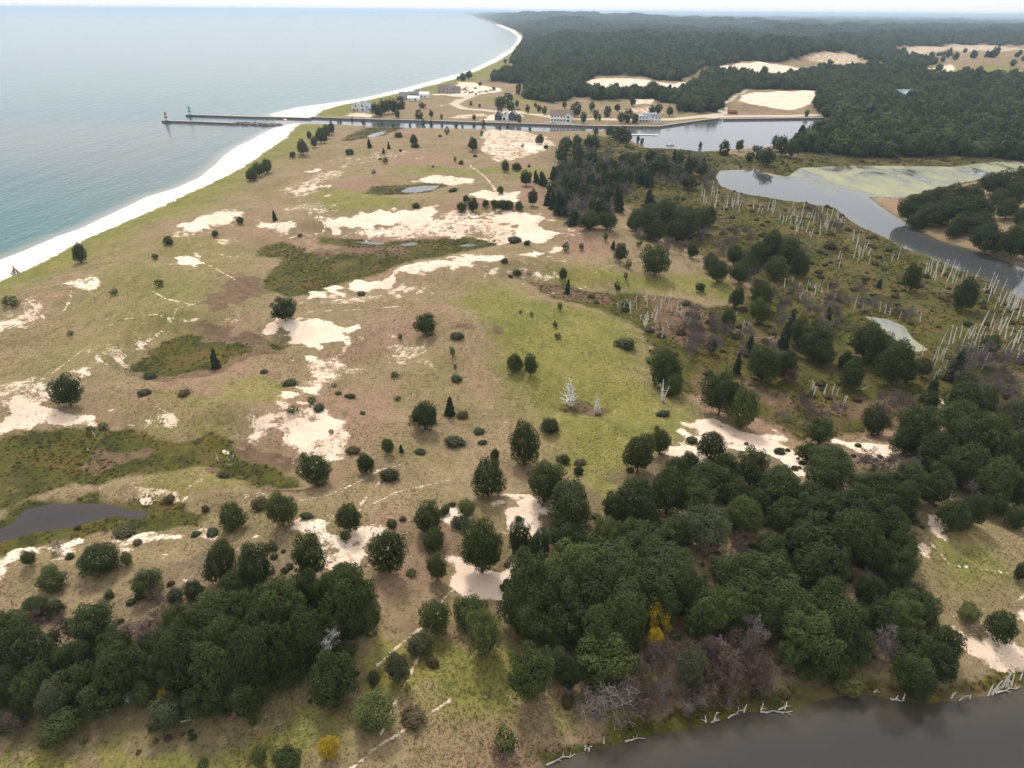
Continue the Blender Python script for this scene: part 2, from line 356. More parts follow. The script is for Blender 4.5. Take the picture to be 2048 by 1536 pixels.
# ------------------------------------------------------------------ ground cover masks
wA, wB, wC, wD = Waves(26, 12, 21), Waves(11, 12, 22), Waves(5, 12, 23), Waves(75, 12, 24)
NZ = (wB(GX, GY) * 1.0 + wC(GX, GY) * 0.6) * sm((700 - R2) / 400) + wA(GX, GY) * 1.4 * sm((1500 - R2) / 700)
NZ2 = NZ + 4.0 * wD(GX, GY)
def soft(poly, px_soft, k=1.0, wob=1.0):
    P = hitpoly(poly)
    rm = np.hypot(P[:, 0], P[:, 1]).mean()
    w = (3.0 if px_soft < 12 else 2.0) * px_soft * rm / FPX
    d = sdf(GX, GY, P, w * 2 + 12)
    d = d + np.minimum(1, w / 1.2) * NZ * 1.5 * wob if px_soft < 12 else d + NZ2 * 1.3
    return k * np.clip(0.5 - d / (2 * w), 0, 1)
SAND = [
    (1.0, 3, [(361, 451), (391, 437), (439, 424), (485, 427), (469, 440), (423, 459), (374, 463)]), (.5, 8, [(340, 472), (400, 430), (445, 412), (490, 425), (470, 450), (420, 470), (360, 478)]),
    (1.0, 3, [(345, 528), (352, 515), (384, 513), (397, 525), (368, 536)]), (.75, 4, [(499, 454), (529, 446), (561, 443), (588, 451), (575, 468), (545, 462), (523, 458)]),
    (.55, 3, [(380, 508), (410, 498), (440, 494), (430, 503), (400, 508)]), (.6, 4, [(415, 490), (460, 470), (472, 478), (450, 492)]),
    (1.0, 3, [(650, 446), (682, 433), (736, 422), (776, 419), (816, 422), (856, 414), (883, 422), (870, 438), (830, 449), (762, 451), (749, 457), (655, 455)]),
    (.66, 5, [(660, 458), (760, 452), (850, 440), (890, 422), (950, 424), (1010, 470), (950, 476), (760, 481), (730, 478), (670, 470)]), (.95, 3, [(722, 467), (762, 460), (775, 470), (735, 481)]),
    (.95, 3, [(665, 461), (700, 460), (708, 468), (680, 471)]),
    (1.0, 3, [(989, 434), (1002, 422), (1034, 426), (1083, 434), (1085, 445), (1115, 466), (1104, 477), (1050, 480), (1021, 458), (989, 445)]),
    (.62, 4, [(900, 425), (985, 425), (1020, 460), (1040, 482), (1000, 490), (960, 478), (900, 470)]), (.5, 5, [(1083, 434), (1110, 440), (1150, 470), (1130, 480), (1115, 470)]),
    (1.0, 2.5, [(658, 576), (706, 559), (787, 558), (773, 575), (757, 583), (682, 583)]), (.9, 3, [(604, 596), (642, 586), (631, 602), (596, 610)]), (.55, 6, [(600, 612), (680, 584), (770, 580), (860, 562), (860, 590), (760, 600), (680, 610)]),
    (.78, 4, [(787, 542), (830, 527), (900, 515), (940, 507), (997, 511), (989, 525), (954, 523), (940, 531), (900, 541), (830, 549)]), (.95, 2.5, [(850, 540), (900, 530), (935, 524), (930, 534), (890, 543)]), (.95, 2.5, [(955, 513), (997, 512), (985, 524), (958, 522)]),
    (.8, 3, [(1050, 504), (1123, 496), (1115, 507), (1072, 515), (1040, 509)]), (.42, 8, [(960, 530), (1060, 520), (1180, 540), (1170, 560), (1040, 560), (960, 560)]),
    (1.0, 3.5, [(540, 662), (566, 646), (626, 637), (662, 646), (717, 654), (709, 672), (667, 690), (636, 701), (597, 685), (548, 669)]), (.95, 2.5, [(555, 713), (589, 721), (630, 712), (662, 702), (695, 682), (705, 676), (690, 694), (649, 712), (600, 726)]),
    (.62, 6, [(600, 722), (680, 715), (705, 740), (680, 760), (650, 782), (590, 795), (612, 770), (592, 740)]), (.9, 3, [(584, 792), (615, 776), (662, 760), (657, 774)]), (.42, 8, [(770, 670), (860, 680), (850, 730), (770, 720)]),
    (.95, 4, [(470, 812), (545, 803), (566, 815), (545, 838), (520, 880), (490, 850)]), (.95, 4, [(575, 842), (610, 842), (641, 838), (697, 841), (678, 854), (636, 880), (597, 898), (570, 880)]), (.62, 7, [(462, 815), (560, 800), (700, 840), (716, 880), (690, 915), (640, 925), (560, 905), (500, 893), (470, 865)]),
    (.55, 5, [(265, 850), (290, 828), (400, 832), (450, 825), (465, 850), (420, 862), (330, 860)]), (.6, 5, [(-20, 650), (52, 612), (81, 625), (91, 638), (49, 655), (0, 664)]), (.66, 5, [(111, 570), (156, 554), (189, 560), (182, 580), (143, 580)]),
    (.4, 8, [(-20, 630), (60, 590), (120, 575), (150, 585), (80, 615), (0, 660)]), (.62, 5, [(124, 736), (208, 713), (228, 723), (195, 756), (156, 762)]), (.42, 8, [(150, 740), (180, 695), (290, 675), (340, 650), (300, 700), (230, 722)]), (.38, 8, [(180, 640), (230, 630), (220, 650), (180, 655)]),
    (.8, 4, [(-20, 862), (26, 831), (52, 813), (86, 808), (130, 821), (216, 823), (182, 847), (130, 844), (78, 852), (-20, 872)]), (.5, 8, [(-20, 770), (100, 742), (200, 750), (160, 790), (60, 812), (-20, 855)]),
    (.55, 6, [(210, 975), (300, 968), (400, 975), (470, 990), (500, 1010), (450, 1017), (400, 1010), (330, 995)]), (.95, 4, [(385, 990), (440, 985), (452, 1003), (400, 1008)]),
    (.72, 5, [(-20, 1120), (104, 1084), (208, 1066), (260, 1074), (391, 1058), (430, 1055), (427, 1068), (365, 1077), (260, 1092), (182, 1086), (104, 1107), (-20, 1150)]), (.5, 7, [(234, 1086), (378, 1096), (390, 1120), (325, 1118)]), (.4, 8, [(60, 1100), (160, 1090), (240, 1150), (100, 1140)]),
    (.72, 6, [(480, 1077), (584, 1046), (636, 1035), (675, 1061), (727, 1067), (766, 1048), (813, 1048), (745, 1080), (735, 1110), (709, 1132), (667, 1116), (657, 1087), (584, 1067)]),
    (1.0, 4, [(897, 1147), (923, 1108), (938, 1134), (1001, 1142), (1040, 1120), (1020, 1180), (988, 1194), (925, 1200), (894, 1170)]), (.85, 5, [(886, 1040), (949, 999), (1001, 985), (1040, 990), (1081, 1027), (1090, 1063), (1065, 1076), (1010, 1071), (990, 1030), (907, 1067)]),
    (.9, 5, [(1335, 895), (1375, 880), (1420, 838), (1470, 850), (1540, 870), (1590, 890), (1616, 952), (1590, 945), (1540, 915), (1470, 905), (1430, 900), (1400, 935), (1350, 930)]), (.95, 4, [(1400, 850), (1425, 832), (1500, 856), (1560, 880), (1500, 874)]),
    (.95, 4, [(1675, 881), (1692, 877), (1730, 881), (1786, 890), (1827, 907), (1800, 912), (1742, 904), (1698, 896)]), (.9, 3, [(1838, 773), (1873, 788), (1905, 808), (1895, 815), (1850, 788)]),
    (.72, 6, [(1835, 1055), (1868, 1039), (1882, 1055), (1863, 1077), (1896, 1100), (1874, 1122), (1824, 1125), (1815, 1080)]), (.8, 5, [(1999, 1188), (2019, 1179), (2060, 1180), (2060, 1262), (2033, 1242), (2030, 1210)]), (.72, 6, [(1920, 1290), (1977, 1306), (2060, 1290), (2060, 1340), (2005, 1336), (1940, 1318)]), (.4, 10, [(1900, 1260), (1960, 1230), (2060, 1230), (2060, 1300), (1950, 1310)]),
    (.62, 2, [(960, 264), (1000, 257), (1060, 264), (1110, 285), (1105, 300), (1050, 315), (990, 325), (965, 300)]), (.9, 2, [(1020, 288), (1080, 284), (1105, 296), (1060, 304)]), (.85, 2, [(938, 388), (967, 377), (1042, 383), (1040, 396), (1029, 402), (959, 394)]), (.85, 2, [(811, 365), (840, 355), (870, 349), (910, 352), (948, 356), (940, 367), (900, 367), (860, 365)]),
    (.5, 4, [(540, 390), (600, 362), (690, 330), (702, 343), (650, 370), (600, 402)]), (.42, 5, [(560, 420), (640, 400), (680, 420), (640, 445)]), (.7, 2, [(612, 342), (640, 332), (650, 336), (620, 345)]), (.7, 2, [(600, 378), (660, 368), (665, 372), (610, 384)]), (.7, 2, [(626, 396), (660, 388), (655, 396)]), (.4, 3, [(640, 320), (760, 300), (860, 305), (700, 330)]),
    (.95, 1.5, [(1146, 174), (1181, 160), (1208, 156), (1295, 159), (1325, 165), (1345, 167), (1400, 165), (1350, 181), (1320, 179), (1250, 175)]), (.95, 1.5, [(1413, 138), (1454, 130), (1552, 127), (1628, 138), (1552, 148), (1511, 147), (1447, 142)]),
    (.55, 2, [(1602, 117), (1637, 107), (1716, 110), (1723, 123), (1795, 127), (1716, 134), (1653, 130)]), (.9, 1.5, [(1849, 136), (1900, 127), (1913, 136), (1893, 145)]), (.55, 2, [(1776, 104), (1789, 97), (1894, 91), (1963, 89), (2060, 95), (2060, 100), (1900, 100), (1800, 112)]),
    (1.0, 1.5, [(1482, 193), (1495, 186), (1640, 181), (1630, 200), (1621, 209), (1583, 220), (1552, 217), (1476, 202)]), (.7, 1.5, [(1093, 122), (1123, 133), (1105, 138)]), (.75, 1.5, [(1268, 198), (1308, 197), (1308, 208), (1272, 208)]), (.6, 1.5, [(1254, 217), (1301, 216), (1301, 222), (1260, 222)]),
    (.9, 1.0, [(1175, 59), (1193, 53), (1190, 58)]), (.92, 1.5, [(859, 190), (912, 172), (915, 163), (954, 166), (1010, 180), (975, 186), (947, 194), (912, 191)]), (.7, 1.5, [(680, 232), (720, 222), (750, 230), (740, 236)]), (.75, 1.5, [(960, 240), (1000, 222), (1045, 222), (1050, 232), (1020, 243)]),
    (.6, 1.5, [(885, 236), (930, 228), (970, 226), (975, 232), (930, 238)]), (.5, 2, [(1220, 222), (1300, 212), (1330, 225), (1260, 235)]), (.8, 1.5, [(1640, 262), (1650, 250), (1652, 258), (1645, 264)]),
]
PATHS = [[(230, 722), (262, 705), (300, 680), (330, 655), (345, 640), (357, 615), (383, 610), (405, 600)], [(305, 583), (330, 597), (385, 610)], [(397, 525), (430, 535), (470, 560)], [(52, 597), (75, 620), (88, 636)], [(143, 580), (140, 600), (128, 622)],
         [(250, 638), (345, 640), (420, 632), (500, 625)], [(600, 625), (700, 620), (820, 608)], [(480, 1025), (560, 1012), (650, 992), (720, 962), (760, 940), (800, 930)], [(720, 1010), (745, 980), (770, 950)], [(715, 1022), (790, 985), (900, 960)], [(430, 505), (470, 515), (490, 505)],
         [(615, 485), (650, 455), (640, 430), (600, 412)], [(570, 480), (620, 470), (650, 460)], [(1040, 600), (1090, 590), (1180, 570)], [(940, 330), (1000, 390)], [(760, 1470), (820, 1350), (860, 1260), (885, 1200), (905, 1180)], [(700, 1540), (760, 1490), (840, 1440), (900, 1400)], [(755, 1330), (800, 1290), (850, 1250)],
         [(1190, 545), (1230, 530), (1290, 515)], [(1906, 120), (1951, 111), (1944, 98), (1965, 91)], [(1862, 1085), (1900, 1130), (2048, 1150)], [(0, 820), (60, 780), (140, 720), (180, 690)], [(0, 850), (90, 800), (180, 740)], [(1370, 880), (1350, 920), (1320, 950)]]
ROADS = [[(947, 191), (920, 200), (907, 208), (927, 217), (981, 222), (1015, 221), (1060, 228), (1102, 234), (1146, 237), (1222, 239), (1339, 239), (1400, 233), (1448, 227), (1444, 215)], [(1416, 234), (1500, 232), (1580, 232), (1647, 229)], [(1444, 206), (1462, 196), (1489, 180)], [(880, 188), (905, 192), (947, 191)]]
sand = np.zeros_like(GX)
for k, s, p in SAND: sand = np.maximum(sand, soft(p, s, k))
for ln in PATHS:
    P = hitpoly(ln); d = ldist(GX, GY, P, 30); w = np.maximum(0.4, R2 * 0.0020)
    sand = np.maximum(sand, 0.68 * np.exp(-(d / w) ** 2))
road = np.zeros_like(GX)
for ln in ROADS:
    P = hitpoly(ln); d = ldist(GX, GY, P, 60); road = np.maximum(road, np.clip(1.25 - d / 7.5, 0, 1))
veg = flat([(-700, 930), (-350, 730)] + VEG, 1.5); vegn = flat(VEG_N, 1.5)
bp = np.concatenate([flat([(-700, 900), (-350, 690), (-120, 580)]), flat(SHORE), veg[::-1]])
bpn = np.concatenate([flat([(575, 232)]), flat(SHORE_N)[:13], vegn[::-1], flat([(624, 237), (575, 237)])])
bw = np.clip(R2 * 0.011, 2.5, 15)
sd_b = np.minimum(sdf(GX, GY, bp, 200), sdf(GX, GY, bpn, 300))
beach = np.clip(0.5 - sd_b / (2 * bw), 0, 1) * (sd_lake > -60)
beach = np.maximum(beach, np.where((sd_lake < 12) & (sd_lake > -60) & (R2 < 6000), 1, 0))
wet = np.clip(0.5 - (sd_wet + NZ * 0.7) / (2 * np.clip(1.5 + R2 * 0.012, 2, 9)), 0, 1)
wet = np.maximum(wet, np.clip(0.55 - sd_in / (4 + R2 * 0.012), 0, 1) * (R2 < 900))
MUD = [(.6, 3, [(1810, 104), (1900, 100), (1930, 118), (1850, 126)]), (.5, 3, [(1950, 120), (2060, 105), (2060, 125), (1960, 140)]), (.5, 2, [(1620, 118), (1700, 115), (1700, 126), (1640, 128)]), (.6, 3, [(1450, 212), (1500, 205), (1560, 222), (1500, 228)]), (1, 6, [(400, 606), (439, 575), (500, 545), (530, 545), (530, 575), (505, 602), (470, 612), (423, 614)]), (.9, 5, [(258, 737), (290, 700), (345, 663), (420, 653), (500, 675), (575, 678), (592, 706), (510, 716), (430, 748), (330, 760), (268, 755)]),
       (.8, 5, [(110, 940), (180, 915), (300, 893), (320, 900), (220, 935), (150, 950)]), (1, 6, [(320, 870), (380, 862), (470, 860), (520, 880), (584, 915), (604, 950), (598, 985), (532, 976), (440, 935), (470, 905), (440, 880), (370, 890)]),
       (.8, 4, [(615, 500), (700, 490), (800, 492), (850, 500), (800, 510), (640, 512)]), (.9, 4, [(683, 283), (705, 264), (728, 268), (715, 280)]), (1, 4, [(1052, 560), (1150, 572), (1220, 590), (1210, 606), (1150, 605), (1090, 590)]), (.85, 10, [(1290, 590), (1390, 600), (1450, 640), (1400, 700), (1310, 690), (1280, 640)]),
       (.7, 12, [(1380, 720), (1480, 700), (1640, 770), (1800, 790), (1820, 860), (1700, 870), (1560, 850), (1480, 820), (1380, 790)]), (.7, 6, [(1108, 815), (1150, 806), (1218, 820), (1200, 832), (1120, 828)]), (.6, 10, [(1150, 430), (1300, 470), (1480, 500), (1540, 560), (1440, 560), (1330, 480)]),
       (.8, 3, [(880, 655), (930, 648), (990, 655), (930, 662)]), (.5, 10, [(1600, 540), (1850, 560), (1950, 620), (1700, 640), (1560, 600)]), (.7, 5, [(440, 550), (500, 530), (520, 545), (480, 560)])]
mud = np.zeros_like(GX)
for i, (k, s, p) in enumerate(MUD): mud = np.maximum(mud, soft(p, s, k) * ((1 - sm((wet - .3) / .4)) if i in (4, 5, 7) else 1))
LITTER_SHADE = [[(0, 1215), (60, 1190), (180, 1190), (300, 1150), (420, 1080), (600, 1070), (740, 1130), (770, 1250), (700, 1400), (600, 1330), (380, 1365), (180, 1390), (0, 1400)],
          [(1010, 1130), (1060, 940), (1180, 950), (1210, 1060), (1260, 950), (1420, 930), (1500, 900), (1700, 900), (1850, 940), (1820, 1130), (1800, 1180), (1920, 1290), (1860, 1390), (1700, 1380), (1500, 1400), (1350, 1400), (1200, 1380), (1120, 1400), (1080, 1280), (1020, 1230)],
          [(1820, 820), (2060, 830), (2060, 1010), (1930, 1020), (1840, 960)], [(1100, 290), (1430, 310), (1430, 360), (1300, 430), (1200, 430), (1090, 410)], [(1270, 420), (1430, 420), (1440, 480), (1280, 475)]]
litter_shade = np.zeros_like(GX)  # leaf litter under the groves, with the trees' shade put into its brown
for p in LITTER_SHADE: litter_shade = np.maximum(litter_shade, soft(p, 20, 1))
GREEN = [(.9, 4, [(1840, 140), (1960, 128), (2060, 138), (2000, 152), (1900, 155)]), (1.0, 40, [(960, 570), (1060, 610), (1180, 620), (1270, 655), (1300, 745), (1370, 800), (1320, 860), (1260, 900), (1210, 1000), (1160, 960), (1110, 840), (1010, 790), (960, 740), (940, 640)]), (.85, 15, [(1120, 545), (1300, 545), (1470, 560), (1470, 600), (1300, 585), (1130, 570)]),
         (.9, 15, [(600, 390), (760, 385), (830, 405), (640, 425)]), (.7, 10, [(780, 330), (1000, 335), (1100, 330), (1100, 360), (800, 350)]), (.9, 25, [(760, 1240), (880, 1270), (1020, 1300), (1090, 1480), (960, 1440), (760, 1400), (620, 1400), (400, 1430), (380, 1390), (660, 1330)]), (.36, 40, [(0, 560), (500, 430), (520, 560), (400, 640), (200, 760), (0, 780)]), (.75, 25, [(120, 1480), (380, 1430), (620, 1390), (720, 1440), (560, 1560), (100, 1580)]),
         (.75, 15, [(770, 1160), (880, 1180), (830, 1260), (740, 1250)]), (.7, 20, [(1860, 1060), (2048, 1060), (2048, 1180), (1880, 1210)]), (.7, 20, [(480, 740), (560, 740), (560, 790), (440, 800)]), (.6, 15, [(380, 930), (560, 960), (560, 1000), (430, 990), (330, 960)]), (.6, 15, [(220, 800), (440, 800), (440, 830), (240, 840)]),
         (.5, 30, [(860, 690), (960, 690), (950, 800), (860, 780)]), (.6, 20, [(1100, 1370), (1300, 1390), (1500, 1390), (1480, 1420), (1250, 1480), (1100, 1520)]), (.6, 5, [(1320, 230), (1420, 236), (1400, 246), (1330, 250)]), (.5, 5, [(960, 200), (1080, 190), (1100, 230), (1000, 232)]), (.7, 3, [(1430, 236), (1640, 234), (1640, 239), (1440, 240)])]
green = np.zeros_like(GX)
for k, s, p in GREEN: green = np.maximum(green, soft(p, s, k))
dveg = np.minimum(ldist(GX, GY, veg, 400), ldist(GX, GY, vegn, 400))
green = np.maximum(green, 1.15 * np.exp(-(dveg / (10 + R2 * 0.035)) ** 2))
# forest floor beyond the channel
FOREST = [
    [(1022, 127), (1035, 105), (1050, 80), (1048, 68), (1030, 58), (1000, 46), (970, 37), (945, 29), (930, 24), (2110, 30), (2110, 93), (1963, 87), (1894, 89), (1789, 95), (1770, 103), (1740, 112), (1716, 108), (1637, 105), (1600, 115), (1552, 125), (1454, 128), (1405, 134), (1380, 150), (1345, 164), (1295, 157), (1208, 154), (1150, 170), (1120, 150), (1090, 138)],
    [(985, 160), (1003, 148), (1050, 143), (1080, 138), (1130, 150), (1150, 168), (1142, 178), (1250, 178), (1320, 182), (1350, 184), (1395, 170), (1420, 146), (1511, 150), (1560, 151), (1635, 142), (1650, 134), (1716, 136), (1800, 130), (1850, 141), (1893, 148), (1990, 152), (2060, 140), (2110, 140),
     (2110, 325), (1900, 312), (1700, 319), (1600, 313), (1592, 295), (1608, 282), (1654, 264), (1658, 240), (1628, 212), (1648, 182), (1490, 176), (1445, 203), (1440, 222), (1400, 227), (1370, 224), (1355, 207), (1300, 198), (1200, 202), (1150, 192), (1100, 206), (1052, 197), (1053, 182), (1060, 168), (1000, 163)],
    [(1740, 118), (1776, 106), (1811, 113), (1875, 127), (1850, 134), (1795, 128), (1725, 122)],
]
forP = [hitpoly(p) for p in FOREST]
def inpoly(x, y, P):
    return sdf(np.atleast_1d(np.asarray(x, float)), np.atleast_1d(np.asarray(y, float)), P) < 0
forest = np.zeros_like(GX)
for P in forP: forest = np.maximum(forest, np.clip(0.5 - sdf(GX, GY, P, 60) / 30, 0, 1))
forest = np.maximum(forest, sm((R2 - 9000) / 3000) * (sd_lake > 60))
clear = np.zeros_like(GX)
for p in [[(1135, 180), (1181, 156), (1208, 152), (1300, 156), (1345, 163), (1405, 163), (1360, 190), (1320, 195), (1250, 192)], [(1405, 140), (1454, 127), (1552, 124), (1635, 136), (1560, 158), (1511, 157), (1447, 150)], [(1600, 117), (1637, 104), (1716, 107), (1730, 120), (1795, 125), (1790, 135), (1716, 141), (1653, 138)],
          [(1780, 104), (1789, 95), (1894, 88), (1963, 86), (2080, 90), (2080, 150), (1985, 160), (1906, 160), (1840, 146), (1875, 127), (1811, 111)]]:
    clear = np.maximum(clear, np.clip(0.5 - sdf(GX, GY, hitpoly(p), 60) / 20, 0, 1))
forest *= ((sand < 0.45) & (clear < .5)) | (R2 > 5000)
litter_shade = np.maximum(litter_shade, forest)
sand = np.where(forest > 0.6, 0, sand) * (1 - 0.9 * (wet > 0.7) * (R2 < 1000) * (sand < 0.55))
wet = wet * (1 - sm((sand - 0.6) / 0.3))

# ------------------------------------------------------------------ ground material
def ground_material():
    m, nt, b = new_mat('dune_ground', 0.95, 0.12)
    q = NB(nt); P = q.pos()
    n1 = q.noise(0.010, 5, 0.55, P); n2 = q.noise(0.055, 5, 0.6, P); n3 = q.noise(0.33, 5, 0.68, P); n4 = q.noise(1.7, 4, 0.7, P)
    n5 = q.noise(0.16, 6, 0.7, P, 0.6)
    str_ = q.noise(0.5, 4, 0.6, q.map(P, (1.0, 0.32, 1), (0, 0, 0.5)))
    A = q.attr
    tan = q.mix(q.ramp(n2, .33, .67), (.262, .188, .106), (.200, .156, .074))
    tan = q.mix(q.ramp(n5, .5, .7), tan, (.185, .126, .078))
    grn = q.mix(q.ramp(n2, .3, .7), (.215, .186, .047), (.145, .148, .032))
    grn = q.mix(q.ramp(n5, .52, .72), grn, (.102, .118, .036))
    gf = q.math('ADD', A('green'), q.math('MULTIPLY', q.math('SUBTRACT', n1, .5), 1.5))
    gf = q.math('ADD', gf, q.math('MULTIPLY', q.math('SUBTRACT', n5, .5), .9))
    base = q.mix(q.ramp(gf, .0, .95), tan, grn)
    heath = q.ramp(q.noise(.018, 5, .6, P, .7), .50, .62, 0, .8)
    base = q.mix(q.math('MULTIPLY', heath, q.ramp(gf, .75, .2)), base, (.265, .160, .108))
    litshadec = q.mix(n3, (.125, .088, .055), (.20, .145, .088))  # litter brown, darkened to carry the shade under the crowns
    base = q.mix(q.ramp(q.math('ADD', A('litter_shade'), q.math('MULTIPLY', q.math('SUBTRACT', n5, .5), .8)), .35, .75, 0, .75), base, litshadec)
    tuft = q.math('ADD', q.math('MULTIPLY', n4, .35), q.math('ADD', q.math('MULTIPLY', str_, .3), q.math('MULTIPLY', q.noise(.75, 4, .65, P), .35)))
    base = q.mix(q.ramp(tuft, .51, .62, 0, .5), base, (.36, .275, .16))
    base = q.mix(q.ramp(tuft, .49, .39, 0, .6), base, (.095, .082, .040))
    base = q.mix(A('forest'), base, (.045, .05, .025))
    mudc = q.mix(q.ramp(n3, .35, .65), (.105, .064, .040), (.175, .112, .070))
    mf = q.math('ADD', A('mud'), q.math('MULTIPLY', q.math('SUBTRACT', n5, .5), .8))
    wn_ = q.noise(0.07, 6, 0.65, P, 0.4)
    wetc = q.crv(wn_, [(.28, (.024, .032, .008)), (.43, (.052, .056, .011)), (.52, (.088, .083, .014)), (.60, (.11, .075, .019)), (.70, (.15, .125, .028))])
    wetc = q.mix(q.ramp(n4, .42, .60, 0, .6), wetc, (.035, .036, .012))
    wetc = q.mix(q.ramp(q.noise(.035, 6, .68, P, .8), .50, .62, 0, .55), wetc, (.135, .088, .045))
    wetc = q.mix(q.ramp(n3, .56, .68, 0, .5), wetc, (.19, .155, .05))
    wf = q.math('ADD', A('wet'), q.math('MULTIPLY', q.math('SUBTRACT', n3, .5), .7))
    base = q.mix(q.ramp(wf, .3, .7), base, wetc)
    base = q.mix(q.ramp(mf, .42, .78, 0, .85), base, mudc)
    sandc = q.mix(q.ramp(n2, .3, .7), (.70, .52, .385), (.80, .65, .51))
    sandc = q.mix(q.ramp(n4, .5, .7, 0, .3), sandc, (.56, .44, .33))
    sandc = q.mix(q.ramp(n5, .48, .68, 0, .6), sandc, (.58, .42, .30))
    hf = q.math('ADD', q.math('MULTIPLY', n5, .35), q.math('ADD', q.math('MULTIPLY', n3, .4), q.math('MULTIPLY', n4, .25)))
    stray = q.math('MULTIPLY', q.ramp(q.noise(.028, 5, .62, P, .5), .50, .72), q.math('SUBTRACT', .44, q.math('MULTIPLY', q.math('ADD', A('green'), q.math('ADD', A('wet'), A('forest'))), .6)), clamp=True)
    sa = q.math('MAXIMUM', A('sand'), stray)
    sf = q.math('ADD', q.math('MULTIPLY', sa, 1.1), q.math('MULTIPLY', q.math('SUBTRACT', hf, .5), 4.0))
    base = q.mix(q.ramp(sf, .47, .80), base, sandc)
    rf = q.math('ADD', A('road'), q.math('MULTIPLY', q.math('SUBTRACT', n3, .5), .3))
    base = q.mix(q.ramp(rf, .35, .6), base, (.52, .42, .32))
    bc = q.mix(q.ramp(n2, .3, .7), (.70, .62, .53), (.78, .72, .64))
    wetb = A('shore')
    bc = q.mix(q.ramp(wetb, 1.6, -0.6), bc, (.34, .28, .21))
    bf = q.math('ADD', A('beach'), q.math('MULTIPLY', q.math('SUBTRACT', q.math('ADD', q.math('MULTIPLY', n5, .6), q.math('MULTIPLY', n3, .4)), .5), 1.6))
    base = q.mix(q.ramp(bf, .42, .58), base, bc)
    q.l.new(base, b.inputs['Base Color'])
    hb = q.math('ADD', q.math('MULTIPLY', n3, 1.0), q.math('MULTIPLY', n4, .35))
    q.l.new(q.bump(hb, .55, .5), b.inputs['Normal'])
    return m
MG = ground_material()
V = np.stack([GX, GY, HG], -1).reshape(-1, 3)
idx = np.arange(NR * NA).reshape(NR, NA)
F = np.stack([idx[:-1, :-1], idx[:-1, 1:], idx[1:, 1:], idx[1:, :-1]], -1).reshape(-1, 4)[:, ::-1]
ATT = dict(sand=sand, wet=wet, mud=mud, green=green, litter_shade=litter_shade, forest=forest, road=road, beach=beach, shore=np.clip(sd_lake, -50, 50))
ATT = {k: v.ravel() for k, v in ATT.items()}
def favg(a): a = a.reshape(NR, NA); return ((a[:-1, :-1] + a[1:, 1:] + a[1:, :-1] + a[:-1, 1:]) / 4).ravel()
cls = np.zeros(len(F), int)
deep = favg(np.where(wsd < -35, 1.0, 0.0)) > 0.99
cls[favg(ATT['wet']) > .5] = 2
cls[favg(ATT['sand']) > .78] = 3
cls[favg(ATT['road']) > .5] = 4
cls[favg(ATT['beach']) > .5] = 1
cls[deep] = 9
def piece(name, fsel, label, cat, V=V, attrs=ATT, mat=MG, kind='structure'):
    f = F[fsel]
    u, inv = np.unique(f, return_inverse=True)
    me = mesh_np(name, V[u], inv.reshape(-1, 4), mat, {k: v[u] for k, v in attrs.items()}, True)
    return tag(link(name, me), label, cat, None, kind)
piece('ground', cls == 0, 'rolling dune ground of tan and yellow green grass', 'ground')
piece('beach', cls == 1, 'pale sandy beach along the lake', 'beach')
piece('marsh_ground', cls == 2, 'olive and rust marsh ground between the dunes', 'marsh')
piece('sand_blowout', cls == 3, 'bare cream sand blowouts among the grassy dunes', 'sand')
piece('sand_road', cls == 4, 'pale sandy roads beyond the channel', 'road')

# ------------------------------------------------------------------ water
def water_material(name, deepc, shalc, rough, bscale, bstr, weed=False, streak=False, foam=False):
    m, nt, b = new_mat(name, rough, 0.13 if streak else 0.5)
    q = NB(nt); P = q.pos()
    b.inputs['IOR'].default_value = 1.333
    d = q.attr('shore')
    n = q.noise(0.004, 5, 0.6, q.map(P, (1, .35, 1), (0, 0, .35)))
    f = q.ramp(q.math('ADD', d, q.math('MULTIPLY', q.math('SUBTRACT', n, .5), 120)), -110, 0) if streak else q.ramp(d, -8, 0)
    c = q.mix(f, deepc, shalc)
    if streak:
        n2 = q.noise(0.011, 5, 0.62, q.map(P, (1, .22, 1), (0, 0, .5)))
        c = q.mix(q.ramp(n2, .42, .66, 0, .5), c, (.036, .105, .114))
        pl = q.attr('plume')
        c = q.mix(q.math('MULTIPLY', pl, q.ramp(n2, .2, .6, .6, 1)), c, (.088, .105, .103))
        c = q.mix(q.ramp(d, -14, -1, 0, .6), c, (.36, .32, .26))
    if foam:
        fn = q.noise(0.5, 4, 0.6, P)
        fz = q.math('SUBTRACT', q.ramp(d, -3.2, -.6), q.math('MULTIPLY', fn, .75))
        c = q.mix(q.ramp(fz, .1, .3, 0, .9), c, (.8, .8, .8))
    if weed:
        wn2 = q.noise(0.05, 6, 0.65, q.map(P, (1, .45, 1)), .6)
        wf = q.ramp(q.math('ADD', q.attr('weed'), q.math('MULTIPLY', q.math('SUBTRACT', wn2, .5), 1.7)), .22, .72)
        wc = q.mix(q.noise(.25, 4, .6, P), (.20, .20, .10), (.36, .35, .21))
        c = q.mix(wf, c, wc)
        q.l.new(q.math('ADD', rough, q.math('MULTIPLY', wf, .6)), b.inputs['Roughness'])
    q.l.new(c, b.inputs['Base Color'])
    if streak:
        h = q.math('ADD', q.noise(.30, 3, .55, q.map(P, (1, .45, 1), (0, 0, .55))), q.math('MULTIPLY', q.noise(.06, 3, .5, q.map(P, (1, .25, 1), (0, 0, .5))), 2.0))
    else:
        h = q.noise(bscale, 3, .55, P)
    q.l.new(q.bump(h, bstr, .6 if streak else .15), b.inputs['Normal'])
    return m
ML = water_material('lake_water', (.008, .082, .096), (.034, .118, .116), .09, .3, .6, streak=True, foam=True)
MR = water_material('river_water', (.075, .078, .085), (.10, .095, .085), .10, .35, .35, weed=False)
